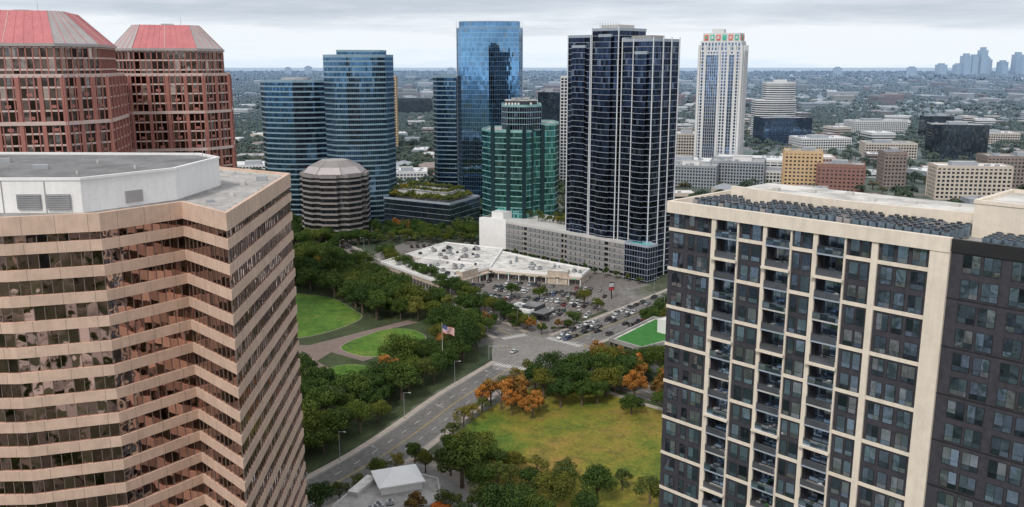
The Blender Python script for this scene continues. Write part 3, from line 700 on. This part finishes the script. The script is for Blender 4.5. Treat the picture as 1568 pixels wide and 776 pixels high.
for u,v in ((-3,-4),(3,-4),(-3,4),(3,4)): mb.box(15+u,425.5+v,0,.4,.4,3.7,an,M_dmetal)
mb.prism(rect(11,430,8,9,an),0,6.8,M_dmetal,cap=M_roofdark)
for j in range(4): mb.box(2.0+j*2.6,424.3-j*1.8+1.2,.8,1.9,.3,2.4,an,M_store)
hvac(mb,4,430,5.2,0,M_metal,M_dmetal)
mb.build('bank_building')
mb=MB()
FR=ccw([(-50,226),(-44,242),(-36,250),(-22,243),(-20,230),(-30,220),(-44,216)])
mb.prism(FR,0,4.2,M_lconc,cap=M_roofgrey)
mb.ring(off(FR,.15),off(FR,-.3),3.7,4.8,M_lconc)
an=r_(20); mb.prism(rect(-33.5,240,12,10.5,an),4,6.6,M_white)
e=rect(-33.5,240,13.6,12,an); c_=rect(-33.5,240,3.,.8,an); mb.prism(e,6.5,6.9,M_white); mb.frustum(ccw(e),ccw(c_),6.9,9.6,simple('white_metal_roof',(.85,.85,.85),.5,var=.03))
mb.prism([(-44,232),(-40,242),(-43,243.5),(-47,233)],4.2,5.6,M_lconc,cap=M_roofwhite)
for k in range(7): hvac(mb,random.uniform(-42,-24),random.uniform(222,231),4.2,.3,M_metal,M_dmetal,.8)
mb.build('pavilion_building')
mb=MB()
p=ccw([(42,364),(54,351),(88,377),(66,397)]); tower(mb,p,0,9,4.4,M_store,M_conc,.8,.2,ms=2.5,mull=M_conc,mw=.3,roof=M_roofwhite)
q=off(p,-2.0); mb.prism(q,9,9.4,M_lconc,cap=M_turf)
mb.prism([(64,374),(71,367),(86,378),(79,387)],9.2,15.5,M_white,cap=M_roofwhite)
mb.build('terrace_building')
# ---------------------------------------------------------------- trees
def leafmat(name,dark,lite,haze=False):
    m,nt,b=newmat(name)
    at=nt.nodes.new('ShaderNodeAttribute'); at.attribute_name='clump_lit_top'
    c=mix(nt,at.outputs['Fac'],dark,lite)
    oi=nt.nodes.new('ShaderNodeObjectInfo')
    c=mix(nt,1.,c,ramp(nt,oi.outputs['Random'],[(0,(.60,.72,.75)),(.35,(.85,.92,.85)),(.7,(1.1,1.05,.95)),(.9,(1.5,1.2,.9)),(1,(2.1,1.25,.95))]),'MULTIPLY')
    if haze: c,_=hazed(nt,c,3000.)
    nt.links.new(c,b.inputs['Base Color']); b.inputs['Roughness'].default_value=.7
    b.inputs['Specular IOR Level'].default_value=.2
    return m
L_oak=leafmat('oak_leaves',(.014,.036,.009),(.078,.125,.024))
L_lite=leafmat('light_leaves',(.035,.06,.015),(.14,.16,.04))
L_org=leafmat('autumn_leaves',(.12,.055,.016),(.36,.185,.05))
L_far=leafmat('far_leaves',(.022,.045,.018),(.07,.10,.035),True)
L_farb=leafmat('far_leaves_brown',(.06,.055,.02),(.17,.13,.05),True)
M_bark=simple('bark',(.12,.09,.07),.9)
def tree_mesh(name,H,R,nl,ls,seed,leaf,nb=15,conic=False,trunk=True):
    r=np.random.default_rng(seed); mb=MB()
    if trunk:
        mb.tube((0,0,0),(.15,.1,H*.38),R*.085,R*.055,7,M_bark,False)
    cen=[];rad=[]; ex=r.uniform(.8,1.2)
    for i in range(nb):
        a=i*2.4+r.uniform(-.6,.6); rr=R*math.sqrt((i+.5)/nb)*.8*r.uniform(.75,1.2)
        z=H*.76-(rr/R)**2*H*.30+r.uniform(-.14,.14)*H
        if conic: z=H*(.3+.6*i/nb); rr=R*.6*(1-i/nb)*r.uniform(.4,1)
        cen.append((rr*math.cos(a)*ex,rr*math.sin(a)/ex,z)); rad.append(R*r.uniform(.17,.40)*(1-.4*i/nb*conic))
    if trunk:
        for i in range(0,nb,2):
            c=cen[i]; mb.tube((.1,.05,H*.33),(c[0]*.85,c[1]*.85,c[2]-rad[i]*.3),R*.035,R*.012,5,M_bark,False)
    cen=np.array(cen);rad=np.array(rad)
    w=rad**2; idx=r.choice(nb,nl,p=w/w.sum())
    d=r.normal(size=(nl,3)); d[:,2]=d[:,2]*.8+.2; d/=np.linalg.norm(d,axis=1)[:,None]
    k=r.uniform(.4,1.2,nl)**.6
    pos=cen[idx]+d*(rad[idx]*k)[:,None]*np.array([1,1,.8])
    nrm=d+r.normal(size=(nl,3))*.55; nrm/=np.linalg.norm(nrm,axis=1)[:,None]
    t=np.cross(nrm,r.normal(size=(nl,3))); t/=np.linalg.norm(t,axis=1)[:,None]; bt=np.cross(nrm,t)
    sz=ls*r.uniform(.6,1.3,nl)[:,None]; s2=sz*r.uniform(.5,.9,nl)[:,None]
    q=np.stack([pos-t*sz,pos-bt*s2,pos+t*sz,pos+bt*s2],1).reshape(-1,3)
    nv0=len(mb.v); nf0=len(mb.f)
    V=mb.v+[tuple(x) for x in q]; F=mb.f+[(nv0+4*i,nv0+4*i+1,nv0+4*i+2,nv0+4*i+3) for i in range(nl)]
    me=bpy.data.meshes.new(name); me.from_pydata(V,[],F)
    me.materials.append(M_bark); me.materials.append(leaf)
    me.polygons.foreach_set('material_index',[0]*nf0+[1]*nl)
    at=me.attributes.new('clump_lit_top','FLOAT','FACE')
    cb=r.uniform(0,.6,nb)[idx]+r.uniform(0,.35,nl)+ .3*(pos[:,2]-H*.5)/(H*.5)-.05  # random clump and leaf tone, plus sunlit tops painted lighter by height
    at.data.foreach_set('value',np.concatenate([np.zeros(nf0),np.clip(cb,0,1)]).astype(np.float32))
    me.update(); return me
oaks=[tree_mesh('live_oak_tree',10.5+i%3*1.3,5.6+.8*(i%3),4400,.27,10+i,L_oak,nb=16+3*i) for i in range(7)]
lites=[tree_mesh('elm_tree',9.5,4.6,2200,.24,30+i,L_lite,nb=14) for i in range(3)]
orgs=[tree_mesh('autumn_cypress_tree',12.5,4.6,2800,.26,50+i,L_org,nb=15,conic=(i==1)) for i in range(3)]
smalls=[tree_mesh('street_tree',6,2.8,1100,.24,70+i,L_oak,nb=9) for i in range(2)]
def put(me,x,y,s=1.,name=None,z=0.05):
    o=bpy.data.objects.new(name or me.name.split('.')[0],me); o.location=(x,y,z); o.rotation_euler=(0,0,random.uniform(0,6.28))
    o.scale=(s*random.uniform(.86,1.14),s*random.uniform(.86,1.14),s*random.uniform(.82,1.2)); C.objects.link(o); return o
def fill(poly,md,meshes,s=(.85,1.15),avoid=(),tries=3000):
    xs=[p[0] for p in poly];ys=[p[1] for p in poly];pts=[]
    for _ in range(tries):
        x=random.uniform(min(xs),max(xs));y=random.uniform(min(ys),max(ys))
        if not inpoly(x,y,poly) or any(inpoly(x,y,a) for a in avoid): continue
        if any((x-a)**2+(y-b)**2<md*md for a,b in pts): continue
        pts.append((x,y)); put(random.choice(meshes),x,y,random.uniform(*s))
mixo=oaks+oaks+lites[:2]
fill([(-140,560),(-112,556),(-68,488),(-48,448),(-54,426),(-70,424),(-84,446),(-105,478),(-150,484)],7.2,mixo,(.8,1.35))
fill([(-52,432),(-40,450),(-26,436),(-10,408),(-14,388),(-18,364),(-30,340),(-42,316),(-54,318),(-46,345),(-36,366),(-30,392),(-44,416)],6.8,mixo+orgs[:1],(.75,1.3),avoid=[LAWN2,LAWN3])
fill([(-125,334),(-80,334),(-66,322),(-49,312),(-46,300),(-54,280),(-66,262),(-82,244),(-125,230)],6.8,mixo,(.75,1.2))
fill([(-58,320),(-47,308),(-45,320),(-52,328)],5,oaks[:3],(.6,.8))
for x,y,s_ in ((-36,257,.7),(-31,262,.6),(-41,251,.65),(-46,243,.7),(-27,256,.55),(-50,236,.7),(-54,228,.8)): put(random.choice(oaks+lites),x,y,s_)
for x,y,s_ in ((-15,246,1.4),(-12,262,1.0),(-20,268,.7),(-6,254,.9),(-19,254,.8),(-9,240,1.0)): put(random.choice(oaks[:3]),x,y,s_)
fill([(-4,262),(8,260),(20,246),(30,232),(20,212),(-6,222)],8,oaks+lites+lites,(.7,1.1))
for x,y,s_ in ((33,244,.8),(40,236,.9),(26,252,.55),(44,228,1.)): put(random.choice(lites+oaks[:1]),x,y,s_)
fill([(-14,228),(10,222),(10,205),(-15,205)],8,oaks+lites)
put(orgs[0],-27,226,.75); put(orgs[2],-20,222,.8); put(lites[1],-18,228,.9)
for x,y,s_ in ((-4,308,1.1),(-8,312,1.),(1.5,312,1.15),(7.5,300,1.),(0,302,.8),(4,308,1.),(-11,307,.8),(10,306,.7)): put(random.choice(orgs),x,y,s_)
for x,y in ((14,328),(20,320),(22,331),(28,322),(32,313),(18,310),(26,311),(12,318),(36,320),(34,330),(9,326),(25,338),(16,338)): put(random.choice(oaks),x,y,random.uniform(.85,1.2))
for x,y in ((38,339),(45,332),(52,338),(40,348),(60,342),(32,346),(48,352),(66,336),(56,348),(70,346),(62,326),(40,326)): put(random.choice(oaks+lites[:2]),x,y,random.uniform(.8,1.2))
for x,y in ((34,356),(47,326),(55,319),(62,331),(43,342),(57,311),(52,345),(46,314),(37,362),(61,316),(40,355),(50,331),(58,324),(36,346)): put(random.choice(orgs),x,y,random.uniform(.7,1.))
for x,y in ((43.5,303),(55,300)): put(random.choice(oaks),x,y,.8)
for x,y in ((-17,292),(-11,304),(-20,280),(2,334),(7,341),(-3,326),(-14,298)): put(random.choice(lites),x,y,.75)
for x,y in ((32,419),(30,414),(14,400),(9,404),(2,407),(-9,415),(-14,424),(-20,436),(0,412),(22,408),(-4,432),(44,440),(-24,446),(38,450),(-26,452),(-11,409),(27,410),(20,404),(15,464),(30,459),(0,469)): put(random.choice(oaks+orgs[:1]+smalls),x,y,random.uniform(.45,.8))
for x,y in ((72,424),(80,436),(86,448),(76,414),(94,460),(66,408),(88,438),(100,470),(90,425),(84,415),(96,446),(78,404)): put(random.choice(oaks),x,y,random.uniform(.75,1.05))
fill([(-110,606),(-98,660),(-30,655),(-26,622),(-62,612)],7.5,oaks+lites,(.7,1.)); fill([(-165,590),(-116,596),(-104,620),(-108,660),(-165,690)],7.5,oaks,(.8,1.1),avoid=[[(-156,617),(-102,617),(-102,668),(-156,668)]])
fill([(-88,655),(-62,660),(-72,672),(-92,684)],6,orgs[:1]+lites,(.7,.9))
for (x,y,a) in sample(offl(B1,-10.5),9):
    if 440<y<474 or y>540: put(random.choice(smalls),x,y,random.uniform(.7,1.1))
for (x,y,a) in sample(offl(B1,10.5),8): 
    if y<560: put(random.choice(oaks),x,y,random.uniform(.75,1.))
for i in range(14): t=i/13; put(random.choice(smalls),-2+78*t-2,578-78*t-2,.9)
for x,y in [(18+i*2.4,590-i*2.0) for i in range(12)]+[(24+i*2.4,594-i*2.2) for i in range(10)]+[(30,600),(34,596),(12,598)]:
    put(random.choice(smalls+lites),x,y,random.uniform(.45,.75),z=21.05)
hedge=tree_mesh('roof_garden_shrub',3.2,2.6,500,.3,99,L_lite,nb=9,trunk=False)
gp=off(ccw([(-47,662),(-105,698),(-85,740),(-26,704)]),-6.5)
for i in range(4):
    a,b_=gp[i],gp[(i+1)%4]; n=int(math.dist(a,b_)/3.0)
    for j in range(n): put(hedge,a[0]+(b_[0]-a[0])*j/n,a[1]+(b_[1]-a[1])*j/n,random.uniform(1.3,1.9),'roof_garden_shrub',z=21.0)
gp=off(gp,-4)
for i in range(4):
    a,b_=gp[i],gp[(i+1)%4]; n=int(math.dist(a,b_)/3.4)
    for j in range(n): put(hedge,a[0]+(b_[0]-a[0])*j/n,a[1]+(b_[1]-a[1])*j/n,random.uniform(.9,1.3),'roof_garden_shrub',z=27.0)
far1=tree_mesh('distant_tree',11,7,420,.95,201,L_far,nb=11); far2=tree_mesh('distant_tree',10,6.5,420,.9,202,L_far,nb=9); far3=tree_mesh('distant_tree',9,6,380,.9,203,L_farb,nb=9)
fo=[put(m_,*xy,name='tree') for m_,xy in ((far1,(-170,640)),(far2,(-185,655)),(far3,(-176,625)))]
# ---------------------------------------------------------------- low-rise fill
mb=MB(); walls=[Hwhite,Hbei,Hgrey,Hbrown,Hwhite,Hbrick]
cnt=0
for _ in range(4200):
    y=760+ (random.random()**1.7)*7200
    x=random.uniform(-.62,.66)*y
    if x<-.12*y and random.random()<.5: continue
    if any((x-a)**2+(y-b)**2<(r+22)**2 for a,b,r in FOOT): continue
    w=random.uniform(16,55);d=random.uniform(14,40);h=random.choice([5,6,7,8,9,11,13,18]); a_=random.choice([0,.25,-.3])+random.choice([0,math.pi/2])
    if y>2500: w*=1.8;h=random.choice([10,14,18,24,34])
    q=ccw(rect(x,y,w,d,a_)); wl=random.choice(walls); rf=random.choice([Hroofw,Hroof,Hroofw,Hgrey])
    if random.random()<.3 and h<10:
        mb.prism(q,0,h-2,wl); mb.frustum(q,ccw(rect(x,y,w*.6,d*.1,a_)),h-2,h+2.5,random.choice([Hbrown,Hgrey]))
    else:
        mb.prism(q,0,h,wl,cap=rf)
        for k in range(int(h//4)): mb.walls(off(q,.05),1.2+k*3.8,3.0+k*3.8,Hdark,3,0)
        mb.ring(off(q,.1),off(q,-.4),h-.8,h+.6,wl)
        for k in range(3): mb.box(x+random.uniform(-.3,.3)*min(w,d),y+random.uniform(-.3,.3)*min(w,d),h,3,2.5,1.6,a_,Hgrey)
    FOOT.append((x,y,max(w,d)*.5)); cnt+=1
    if cnt>800: break
mb.build('distant_buildings',(0,0,0))
F=np.array(FOOT)
def scatter(name,obj,n,y0,y1,sc,sb=0):
    r=np.random.default_rng(sb+5)
    y=np.sqrt(r.uniform(y0**2,y1**2,n)); x=r.uniform(-.68,.72,n)*y
    dn=np.sin(x*.009+1.3)+np.sin(y*.006+x*.004)+np.sin(x*.021-y*.013)*.7
    prob=np.where(x>0.12*y,.55,.95)+.15*dn
    prob=np.where((y<1300)&(x>100),prob*.45,prob)
    keep=r.uniform(size=n)<prob
    keep&=~((np.abs(x+15)<140)&(y<655)); keep&=~((x>100)&(x<160)&(y<700))
    for a,b_,rr in F:
        keep&=((x-a)**2+(y-b_)**2)>(rr*.95+1)**2
    x=x[keep];y=y[keep]
    me=bpy.data.meshes.new(name); me.from_pydata(np.stack([x,y,np.zeros_like(x)],1).tolist(),[],[])
    k=len(x)
    me.attributes.new('scl','FLOAT','POINT').data.foreach_set('value',(r.uniform(.7,1.25,k)*sc).astype(np.float32))
    me.attributes.new('rot','FLOAT','POINT').data.foreach_set('value',r.uniform(0,6.28,k).astype(np.float32))
    o=bpy.data.objects.new(name,me); C.objects.link(o)
    ng=bpy.data.node_groups.new(name,'GeometryNodeTree')
    ng.interface.new_socket('Geometry',in_out='INPUT',socket_type='NodeSocketGeometry'); ng.interface.new_socket('Geometry',in_out='OUTPUT',socket_type='NodeSocketGeometry')
    gi=ng.nodes.new('NodeGroupInput');go=ng.nodes.new('NodeGroupOutput');ip=ng.nodes.new('GeometryNodeInstanceOnPoints');ob=ng.nodes.new('GeometryNodeObjectInfo')
    ob.inputs['Object'].default_value=obj; ob.inputs['As Instance'].default_value=True; ob.transform_space='ORIGINAL'
    a1=ng.nodes.new('GeometryNodeInputNamedAttribute');a1.data_type='FLOAT';a1.inputs['Name'].default_value='scl'
    a2=ng.nodes.new('GeometryNodeInputNamedAttribute');a2.data_type='FLOAT';a2.inputs['Name'].default_value='rot'
    cb=ng.nodes.new('ShaderNodeCombineXYZ'); l=ng.links.new
    l(gi.outputs[0],ip.inputs['Points']);l(ob.outputs['Geometry'],ip.inputs['Instance']);l(a2.outputs[0],cb.inputs[2]);l(cb.outputs[0],ip.inputs['Rotation']);l(a1.outputs[0],ip.inputs['Scale']);l(ip.outputs[0],go.inputs[0])
    md=o.modifiers.new('scatter','NODES'); md.node_group=ng
scatter('distant_trees',fo[0],9000,640,2300,1.0,sb=1); scatter('distant_trees',fo[1],9000,600,2300,.95,sb=2); scatter('distant_trees',fo[2],2600,640,2600,.9,sb=3)
scatter('distant_trees',fo[0],17000,2200,6500,1.7,sb=4); scatter('distant_trees',fo[1],12000,6000,13000,3.2,sb=5); scatter('distant_trees',fo[2],2500,2300,6000,1.4,sb=6)
scatter('distant_trees',fo[0],600,260,640,1.0,sb=7)
# city behind the viewpoint (seen in glass reflections)
r=random.Random(3)
for (x,y,w,h,wl,gl) in ((-120,-260,50,90,M_lconc,M_gglass),(40,-330,60,110,M_cream,M_gglass),(-260,-180,60,70,M_white,M_blueg),(190,-240,50,120,M_tan,M_bronze),(-60,-520,90,60,M_brick,M_aglass),(300,-60,50,80,M_lconc,M_blueg),(-300,60,40,60,M_white,M_gglass)):
    mb=MB(); tower(mb,rect(x,y,w,w*.7,r.uniform(-.5,.5)),0,h,4,gl,wl,1.5,.2,ms=3,mull=wl,mw=.8,mo=.2,roof=M_roofgrey); mb.build('office_tower')
for k in range(230):
    x=r.uniform(-420,420);y=r.uniform(-500,90)
    if any((x-a)**2+(y-b)**2<rr*rr for a,b,rr in FOOT): continue
    put(random.choice(oaks),x,y,1.1)
road('road',[(-500,-40),(-100,-20),(200,-60),(600,-40)],24,6,walk=False); patch('parking_lot',[(-100,-180),(100,-200),(110,-90),(-90,-80)],.1,M_lconc)
# ---------------------------------------------------------------- cars
M_tyre=simple('tyre',(.02,.02,.02),.8); M_cgl=simple('car_glass',(.02,.025,.03),.08,.3); M_lamp=simple('headlamp',(.7,.7,.68),.2); M_tail=simple('taillamp',(.4,.02,.02),.3)
def carmesh(col,kind):
    pm=bpy.data.materials.get('car_paint_%s'%col[0])
    if not pm:
        pm,nt,b=newmat('car_paint_%s'%col[0]); b.inputs['Base Color'].default_value=(*col[1],1); b.inputs['Roughness'].default_value=.3; b.inputs['Metallic'].default_value=.3; b.inputs['Coat Weight'].default_value=.6
    mb=MB()
    L,Wd=(4.7,1.82) if kind=='sedan' else (4.9,1.95) if kind=='suv' else (5.6,2.0)
    hb=.92 if kind=='sedan' else 1.08
    prof=[(-L/2,.35),(-L/2+.05,hb-.22),(-L/2+.25,hb-.06),(-L/2+.9,hb),(L/2-1.3,hb),(L/2-.45,hb-.14),(L/2-.08,hb-.3),(L/2,.35)]
    for s_ in (-1,1):
        f=[(x,s_*Wd/2*(.93 if abs(x)>L/2-.5 else 1),z) for x,z in prof]; mb.face(f if s_<0 else f[::-1],pm)
    for i in range(len(prof)-1):
        (x0,z0),(x1,z1)=prof[i],prof[i+1]; w0=Wd/2*(.93 if abs(x0)>L/2-.5 else 1);w1=Wd/2*(.93 if abs(x1)>L/2-.5 else 1)
        mb.face([(x0,-w0,z0),(x0,w0,z0),(x1,w1,z1),(x1,-w1,z1)],pm)
    if kind=='sedan': c0,c1,r0,r1,zr=-L/2+.65,L/2-1.25,-L/2+1.3,L/2-2.0,1.43
    elif kind=='suv': c0,c1,r0,r1,zr=-L/2+.12,L/2-1.25,-L/2+.45,L/2-1.95,1.75
    else: c0,c1,r0,r1,zr=-.75,L/2-1.4,-.55,L/2-2.1,1.8
    w0,w1=Wd/2-.06,Wd/2-.26
    bq=[(c0,-w0),(c1,-w0),(c1,w0),(c0,w0)];rq=[(r0,-w1),(r1,-w1),(r1,w1),(r0,w1)]
    mb.frustum(bq,rq,hb-.01,zr-.05,M_cgl); mb.prism([(r0-.04,-w1-.02),(r1+.04,-w1-.02),(r1+.04,w1+.02),(r0-.04,w1+.02)],zr-.06,zr,pm)
    for t in ((.0),(.5),(1.)):
        for s_ in (-1,1):
            xb=c0+(c1-c0)*t; xt=r0+(r1-r0)*t; mb.tube((xb,s_*w0,hb),(xt,s_*w1,zr-.03),.05,.05,4,pm,False)
    if kind=='pickup': mb.box(-L/2+1.0,0,hb-.005,1.75,Wd-.3,.02,0,M_dmetal)
    for x in (-L/2+.85,L/2-.95):
        for s_ in (-1,1): mb.tube((x,s_*(Wd/2-.2),.34),(x,s_*(Wd/2+.02),.34),.34,.34,12,M_tyre); mb.tube((x,s_*(Wd/2+.02),.34),(x,s_*(Wd/2+.03),.34),.2,.2,8,M_metal)
    for s_ in (-1,1): mb.box(L/2-.02,s_*.65,.58,.08,.35,.14,0,M_lamp); mb.box(-L/2+.02,s_*.68,.65,.08,.3,.16,0,M_tail); mb.box(L/2-1.5,s_*(Wd/2+.08),hb-.02,.16,.2,.14,0,pm)
    mb.box(0,0,.22,L-.5,Wd-.2,.2,0,M_tyre)
    o=mb.build('car',(0,0,0),link=False); return o.data
cols=[('white',(.72,.72,.72)),('silver',(.38,.39,.41)),('black',(.02,.02,.022)),('grey',(.12,.125,.13)),('red',(.25,.015,.015)),('blue',(.035,.07,.16)),('beige',(.36,.32,.26))]
cars=[carmesh(c,k) for c in cols for k in ('sedan','suv','pickup')]; wts=[{'white':5,'silver':3,'black':5,'grey':4,'red':.5,'blue':.8,'beige':.5}[c[0]]*{'sedan':1.2,'suv':1.2,'pickup':.4}[k] for c in cols for k in ('sedan','suv','pickup')]
def car(x,y,a,name='parked_car',z=.13):
    o=bpy.data.objects.new(name,random.choices(cars,wts)[0]); o.location=(x,y,z); o.rotation_euler=(0,0,a); C.objects.link(o)
e=(.95,-.32); n_=(-.32,-.95); mkb=MB(); ea=math.atan2(e[1],e[0])
for dist in (9,21,26.5,39,44.5,57,62.5,76,81.5,94):
    t=-45
    while t<75:
        x=-12+e[0]*t+n_[0]*dist; y=512+e[1]*t+n_[1]*dist
        if inpoly(x,y,off(ccw(LOT),-3)) and not inpoly(x,y,rect(10,428,32,20,r_(-35))) and abs((t+60)%32-1)>2.4:
            mkb.box(x+e[0]*1.35,y+e[1]*1.35,.125,.12,4.8,.015,ea,M_mark)
            if random.random()<.62: car(x,y,ea+math.pi/2*random.choice([1,-1])+random.uniform(-.03,.03))
        t+=2.75
mkb.build('parking_stall_markings')
def lanecars(pl,d,flip,n,t0,t1,dense=1):
    s_=sample(offl(pl,d),6.4)
    for i,(x,y,a) in enumerate(s_):
        if t0<=i/len(s_)<=t1 and random.random()<n: car(x,y,a+(math.pi if flip else 0),'car',.06)
for d in (1.9,5.2,8.6): lanecars(A2,d,True,.8,.0,.22); lanecars(A2,d,True,.22,.22,1)
for d in (-1.9,-5.2,-8.6): lanecars(A2,d,False,.2,.05,1)
for d in (-2,-5): lanecars(B1,d,False,.15,0,.8); lanecars(B1,-d,True,.25,.0,.6)
car(1,374,r_(60),'car',.06); car(30,366,r_(120),'car',.06)
for k in range(4): car(-56+k*.2,224-k*3,.1,z=.09)
for k in range(14): car(-70+k*4.2+random.uniform(-.4,.4),603+k*.9,1.8,z=.1)
# ---------------------------------------------------------------- street furniture
def lamp(x,y,a,h=10):
    mb=MB(); mb.tube((x,y,0),(x,y,.5),.28,.22,8,M_conc); mb.tube((x,y,.5),(x,y,h),.12,.07,7,M_metal); ex,ey=x+2.4*math.cos(a),y+2.4*math.sin(a)
    mb.tube((x,y,h-.1),(ex,ey,h+.4),.06,.05,6,M_metal); mb.box(ex,ey,h+.28,.9,.32,.16,a,M_lconc); mb.build('street_lamp',(x,y,0))
for pl,w,st in ((A1,W,38),(A2,22,32),(B1,15,34)):
    for i,(x,y,a) in enumerate(sample(offl(pl,w/2+1),st)): lamp(x,y,a-math.pi/2)
    for i,(x,y,a) in enumerate(sample(offl(pl,-w/2-1),st)[1:]): lamp(x,y,a+math.pi/2)
for x,y in ((0,480),(20,470),(40,475),(-15,470),(15,445),(40,455)): lamp(x,y,.5,8)
def signal(x,y,a,L=9):
    mb=MB(); mb.tube((x,y,0),(x,y,6.6),.16,.11,8,M_metal); c,s_=math.cos(a),math.sin(a); mb.tube((x,y,6.2),(x+L*c,y+L*s_,6.6),.1,.06,6,M_metal)
    for t in (.55,.8,.98): mb.box(x+L*t*c,y+L*t*s_,5.7,.35,.3,1.05,a,M_yel); mb.box(x+L*t*c,y+L*t*s_-.17,5.8,.2,.04,.85,a,M_dmetal)
    mb.build('traffic_signal',(x,y,0))
signal(-10,364,r_(-10)); signal(12,346,r_(80)); signal(35,380,r_(170)); signal(12,403,r_(-80)); signal(37,358,r_(130))
for x,y in ((-58,222),(-60,238),(-52,214)):
    mb=MB(); mb.tube((x,y,0),(x,y,11),.17,.11,7,M_bark); mb.box(x,y,10,2.4,.12,.14,.5,M_bark); mb.box(x,y,9,1.8,.12,.14,.5,M_bark); mb.tube((x+.35,y,8),(x+.35,y,9),.25,.25,8,M_metal); mb.build('utility_pole',(x,y,0))
M_fr=simple('flag_red',(.45,.03,.04),.7);M_fw=simple('flag_white',(.75,.75,.75),.7);M_fb=simple('flag_blue',(.03,.05,.2),.7)
mb=MB(); fx,fy,fh=-29,352,20; mb.tube((fx,fy,0),(fx,fy,fh),.16,.07,8,M_lconc); mb.tube((fx,fy,fh),(fx,fy,fh+.3),.16,.1,8,M_yel)
for i in range(13):
    for j in range(14):
        def fp(u,v): return (fx+.1+u*5.0,fy+math.sin(u*9+v*2)*.35,fh-.3-v*3.4-u*2.0-math.sin(u*6)*.2)
        u0,u1,v0,v1=j/14,(j+1)/14,i/13,(i+1)/13
        mm=M_fb if (i<7 and j<6) else (M_fr if i%2==0 else M_fw)
        mb.face([fp(u0,v1),fp(u1,v1),fp(u1,v0),fp(u0,v0)],mm)
        if mm is M_fb and (i+j)%2==0: mb.tube((fp(u0+.03,v0+.04)[0],fp(u0+.03,v0+.04)[1]-.03,fp(u0+.03,v0+.04)[2]),(fp(u0+.03,v0+.04)[0],fp(u0+.03,v0+.04)[1]-.06,fp(u0+.03,v0+.04)[2]),.07,.07,5,M_fw)
mb.build('flagpole_with_flag',(fx,fy,0))
mb=MB(); mb.box(54,465,0,.5,.5,9,.6,M_dmetal); mb.box(54,465,5,3.2,.6,4.5,.6,M_dmetal); mb.box(53.9,464.6,5.3,2.8,.5,1.2,.6,M_fr); mb.box(53.9,464.6,7,2.8,.5,2,.6,M_lconc); mb.build('shopping_centre_sign')
# ---------------------------------------------------------------- world, sun, camera
w=bpy.data.worlds.new('World'); S.world=w; w.use_nodes=True; nt=w.node_tree; bg=nt.nodes['Background']
sky=nt.nodes.new('ShaderNodeTexSky'); sky.sky_type='NISHITA'; sky.sun_disc=False; sky.sun_elevation=r_(48); sky.sun_rotation=r_(205); sky.air_density=1.2; sky.dust_density=2
tc=nt.nodes.new('ShaderNodeTexCoord'); sp=nt.nodes.new('ShaderNodeSeparateXYZ'); nt.links.new(tc.outputs['Generated'],sp.inputs[0])
st=vmath(nt,'MULTIPLY',tc.outputs['Generated'],(2.2,2.2,26)).outputs[0]
nz=noise(nt,1.6,7,st,.6)
st2=vmath(nt,'MULTIPLY',tc.outputs['Generated'],(6,6,60)).outputs[0]
nz2=noise(nt,1.3,5,st2,.6)
el=math_(nt,'ADD',math_(nt,'ADD',sp.outputs[2],math_(nt,'MULTIPLY',math_(nt,'SUBTRACT',nz,.5),.09)),math_(nt,'MULTIPLY',math_(nt,'SUBTRACT',nz2,.5),.03))
cl=ramp(nt,math_(nt,'MULTIPLY',el,5.0,True),[(0.0,(.70,.80,.91)),(.06,(.80,.86,.91)),(.18,(.80,.84,.89)),(.26,(.62,.67,.74)),(.34,(.50,.56,.64)),(.5,(.58,.62,.68)),(1,(.66,.68,.71))])
clb=nt.nodes.new('ShaderNodeVectorMath'); clb.operation='SCALE'; clb.inputs['Scale'].default_value=10.; nt.links.new(cl,clb.inputs[0])
cc=mix(nt,.95,sky.outputs[0],clb.outputs[0])
nt.links.new(cc,bg.inputs[0]); bg.inputs[1].default_value=.115
sl=bpy.data.lights.new('sun','SUN'); sl.energy=2.1; sl.angle=r_(10); sl.color=(1,.94,.86); so=bpy.data.objects.new('sun',sl); so.rotation_euler=(r_(42),0,r_(-25)); so.location=(0,0,300); C.objects.link(so)
cd=bpy.data.cameras.new('camera'); cd.sensor_width=36; cd.lens=31.1; cd.clip_start=1; cd.clip_end=60000
co=bpy.data.objects.new('camera',cd); co.location=(0,0,125); co.rotation_euler=(r_(90-12.1),0,0); C.objects.link(co); S.camera=co
S.view_settings.view_transform='Standard'; S.view_settings.look='None'; S.view_settings.exposure=0
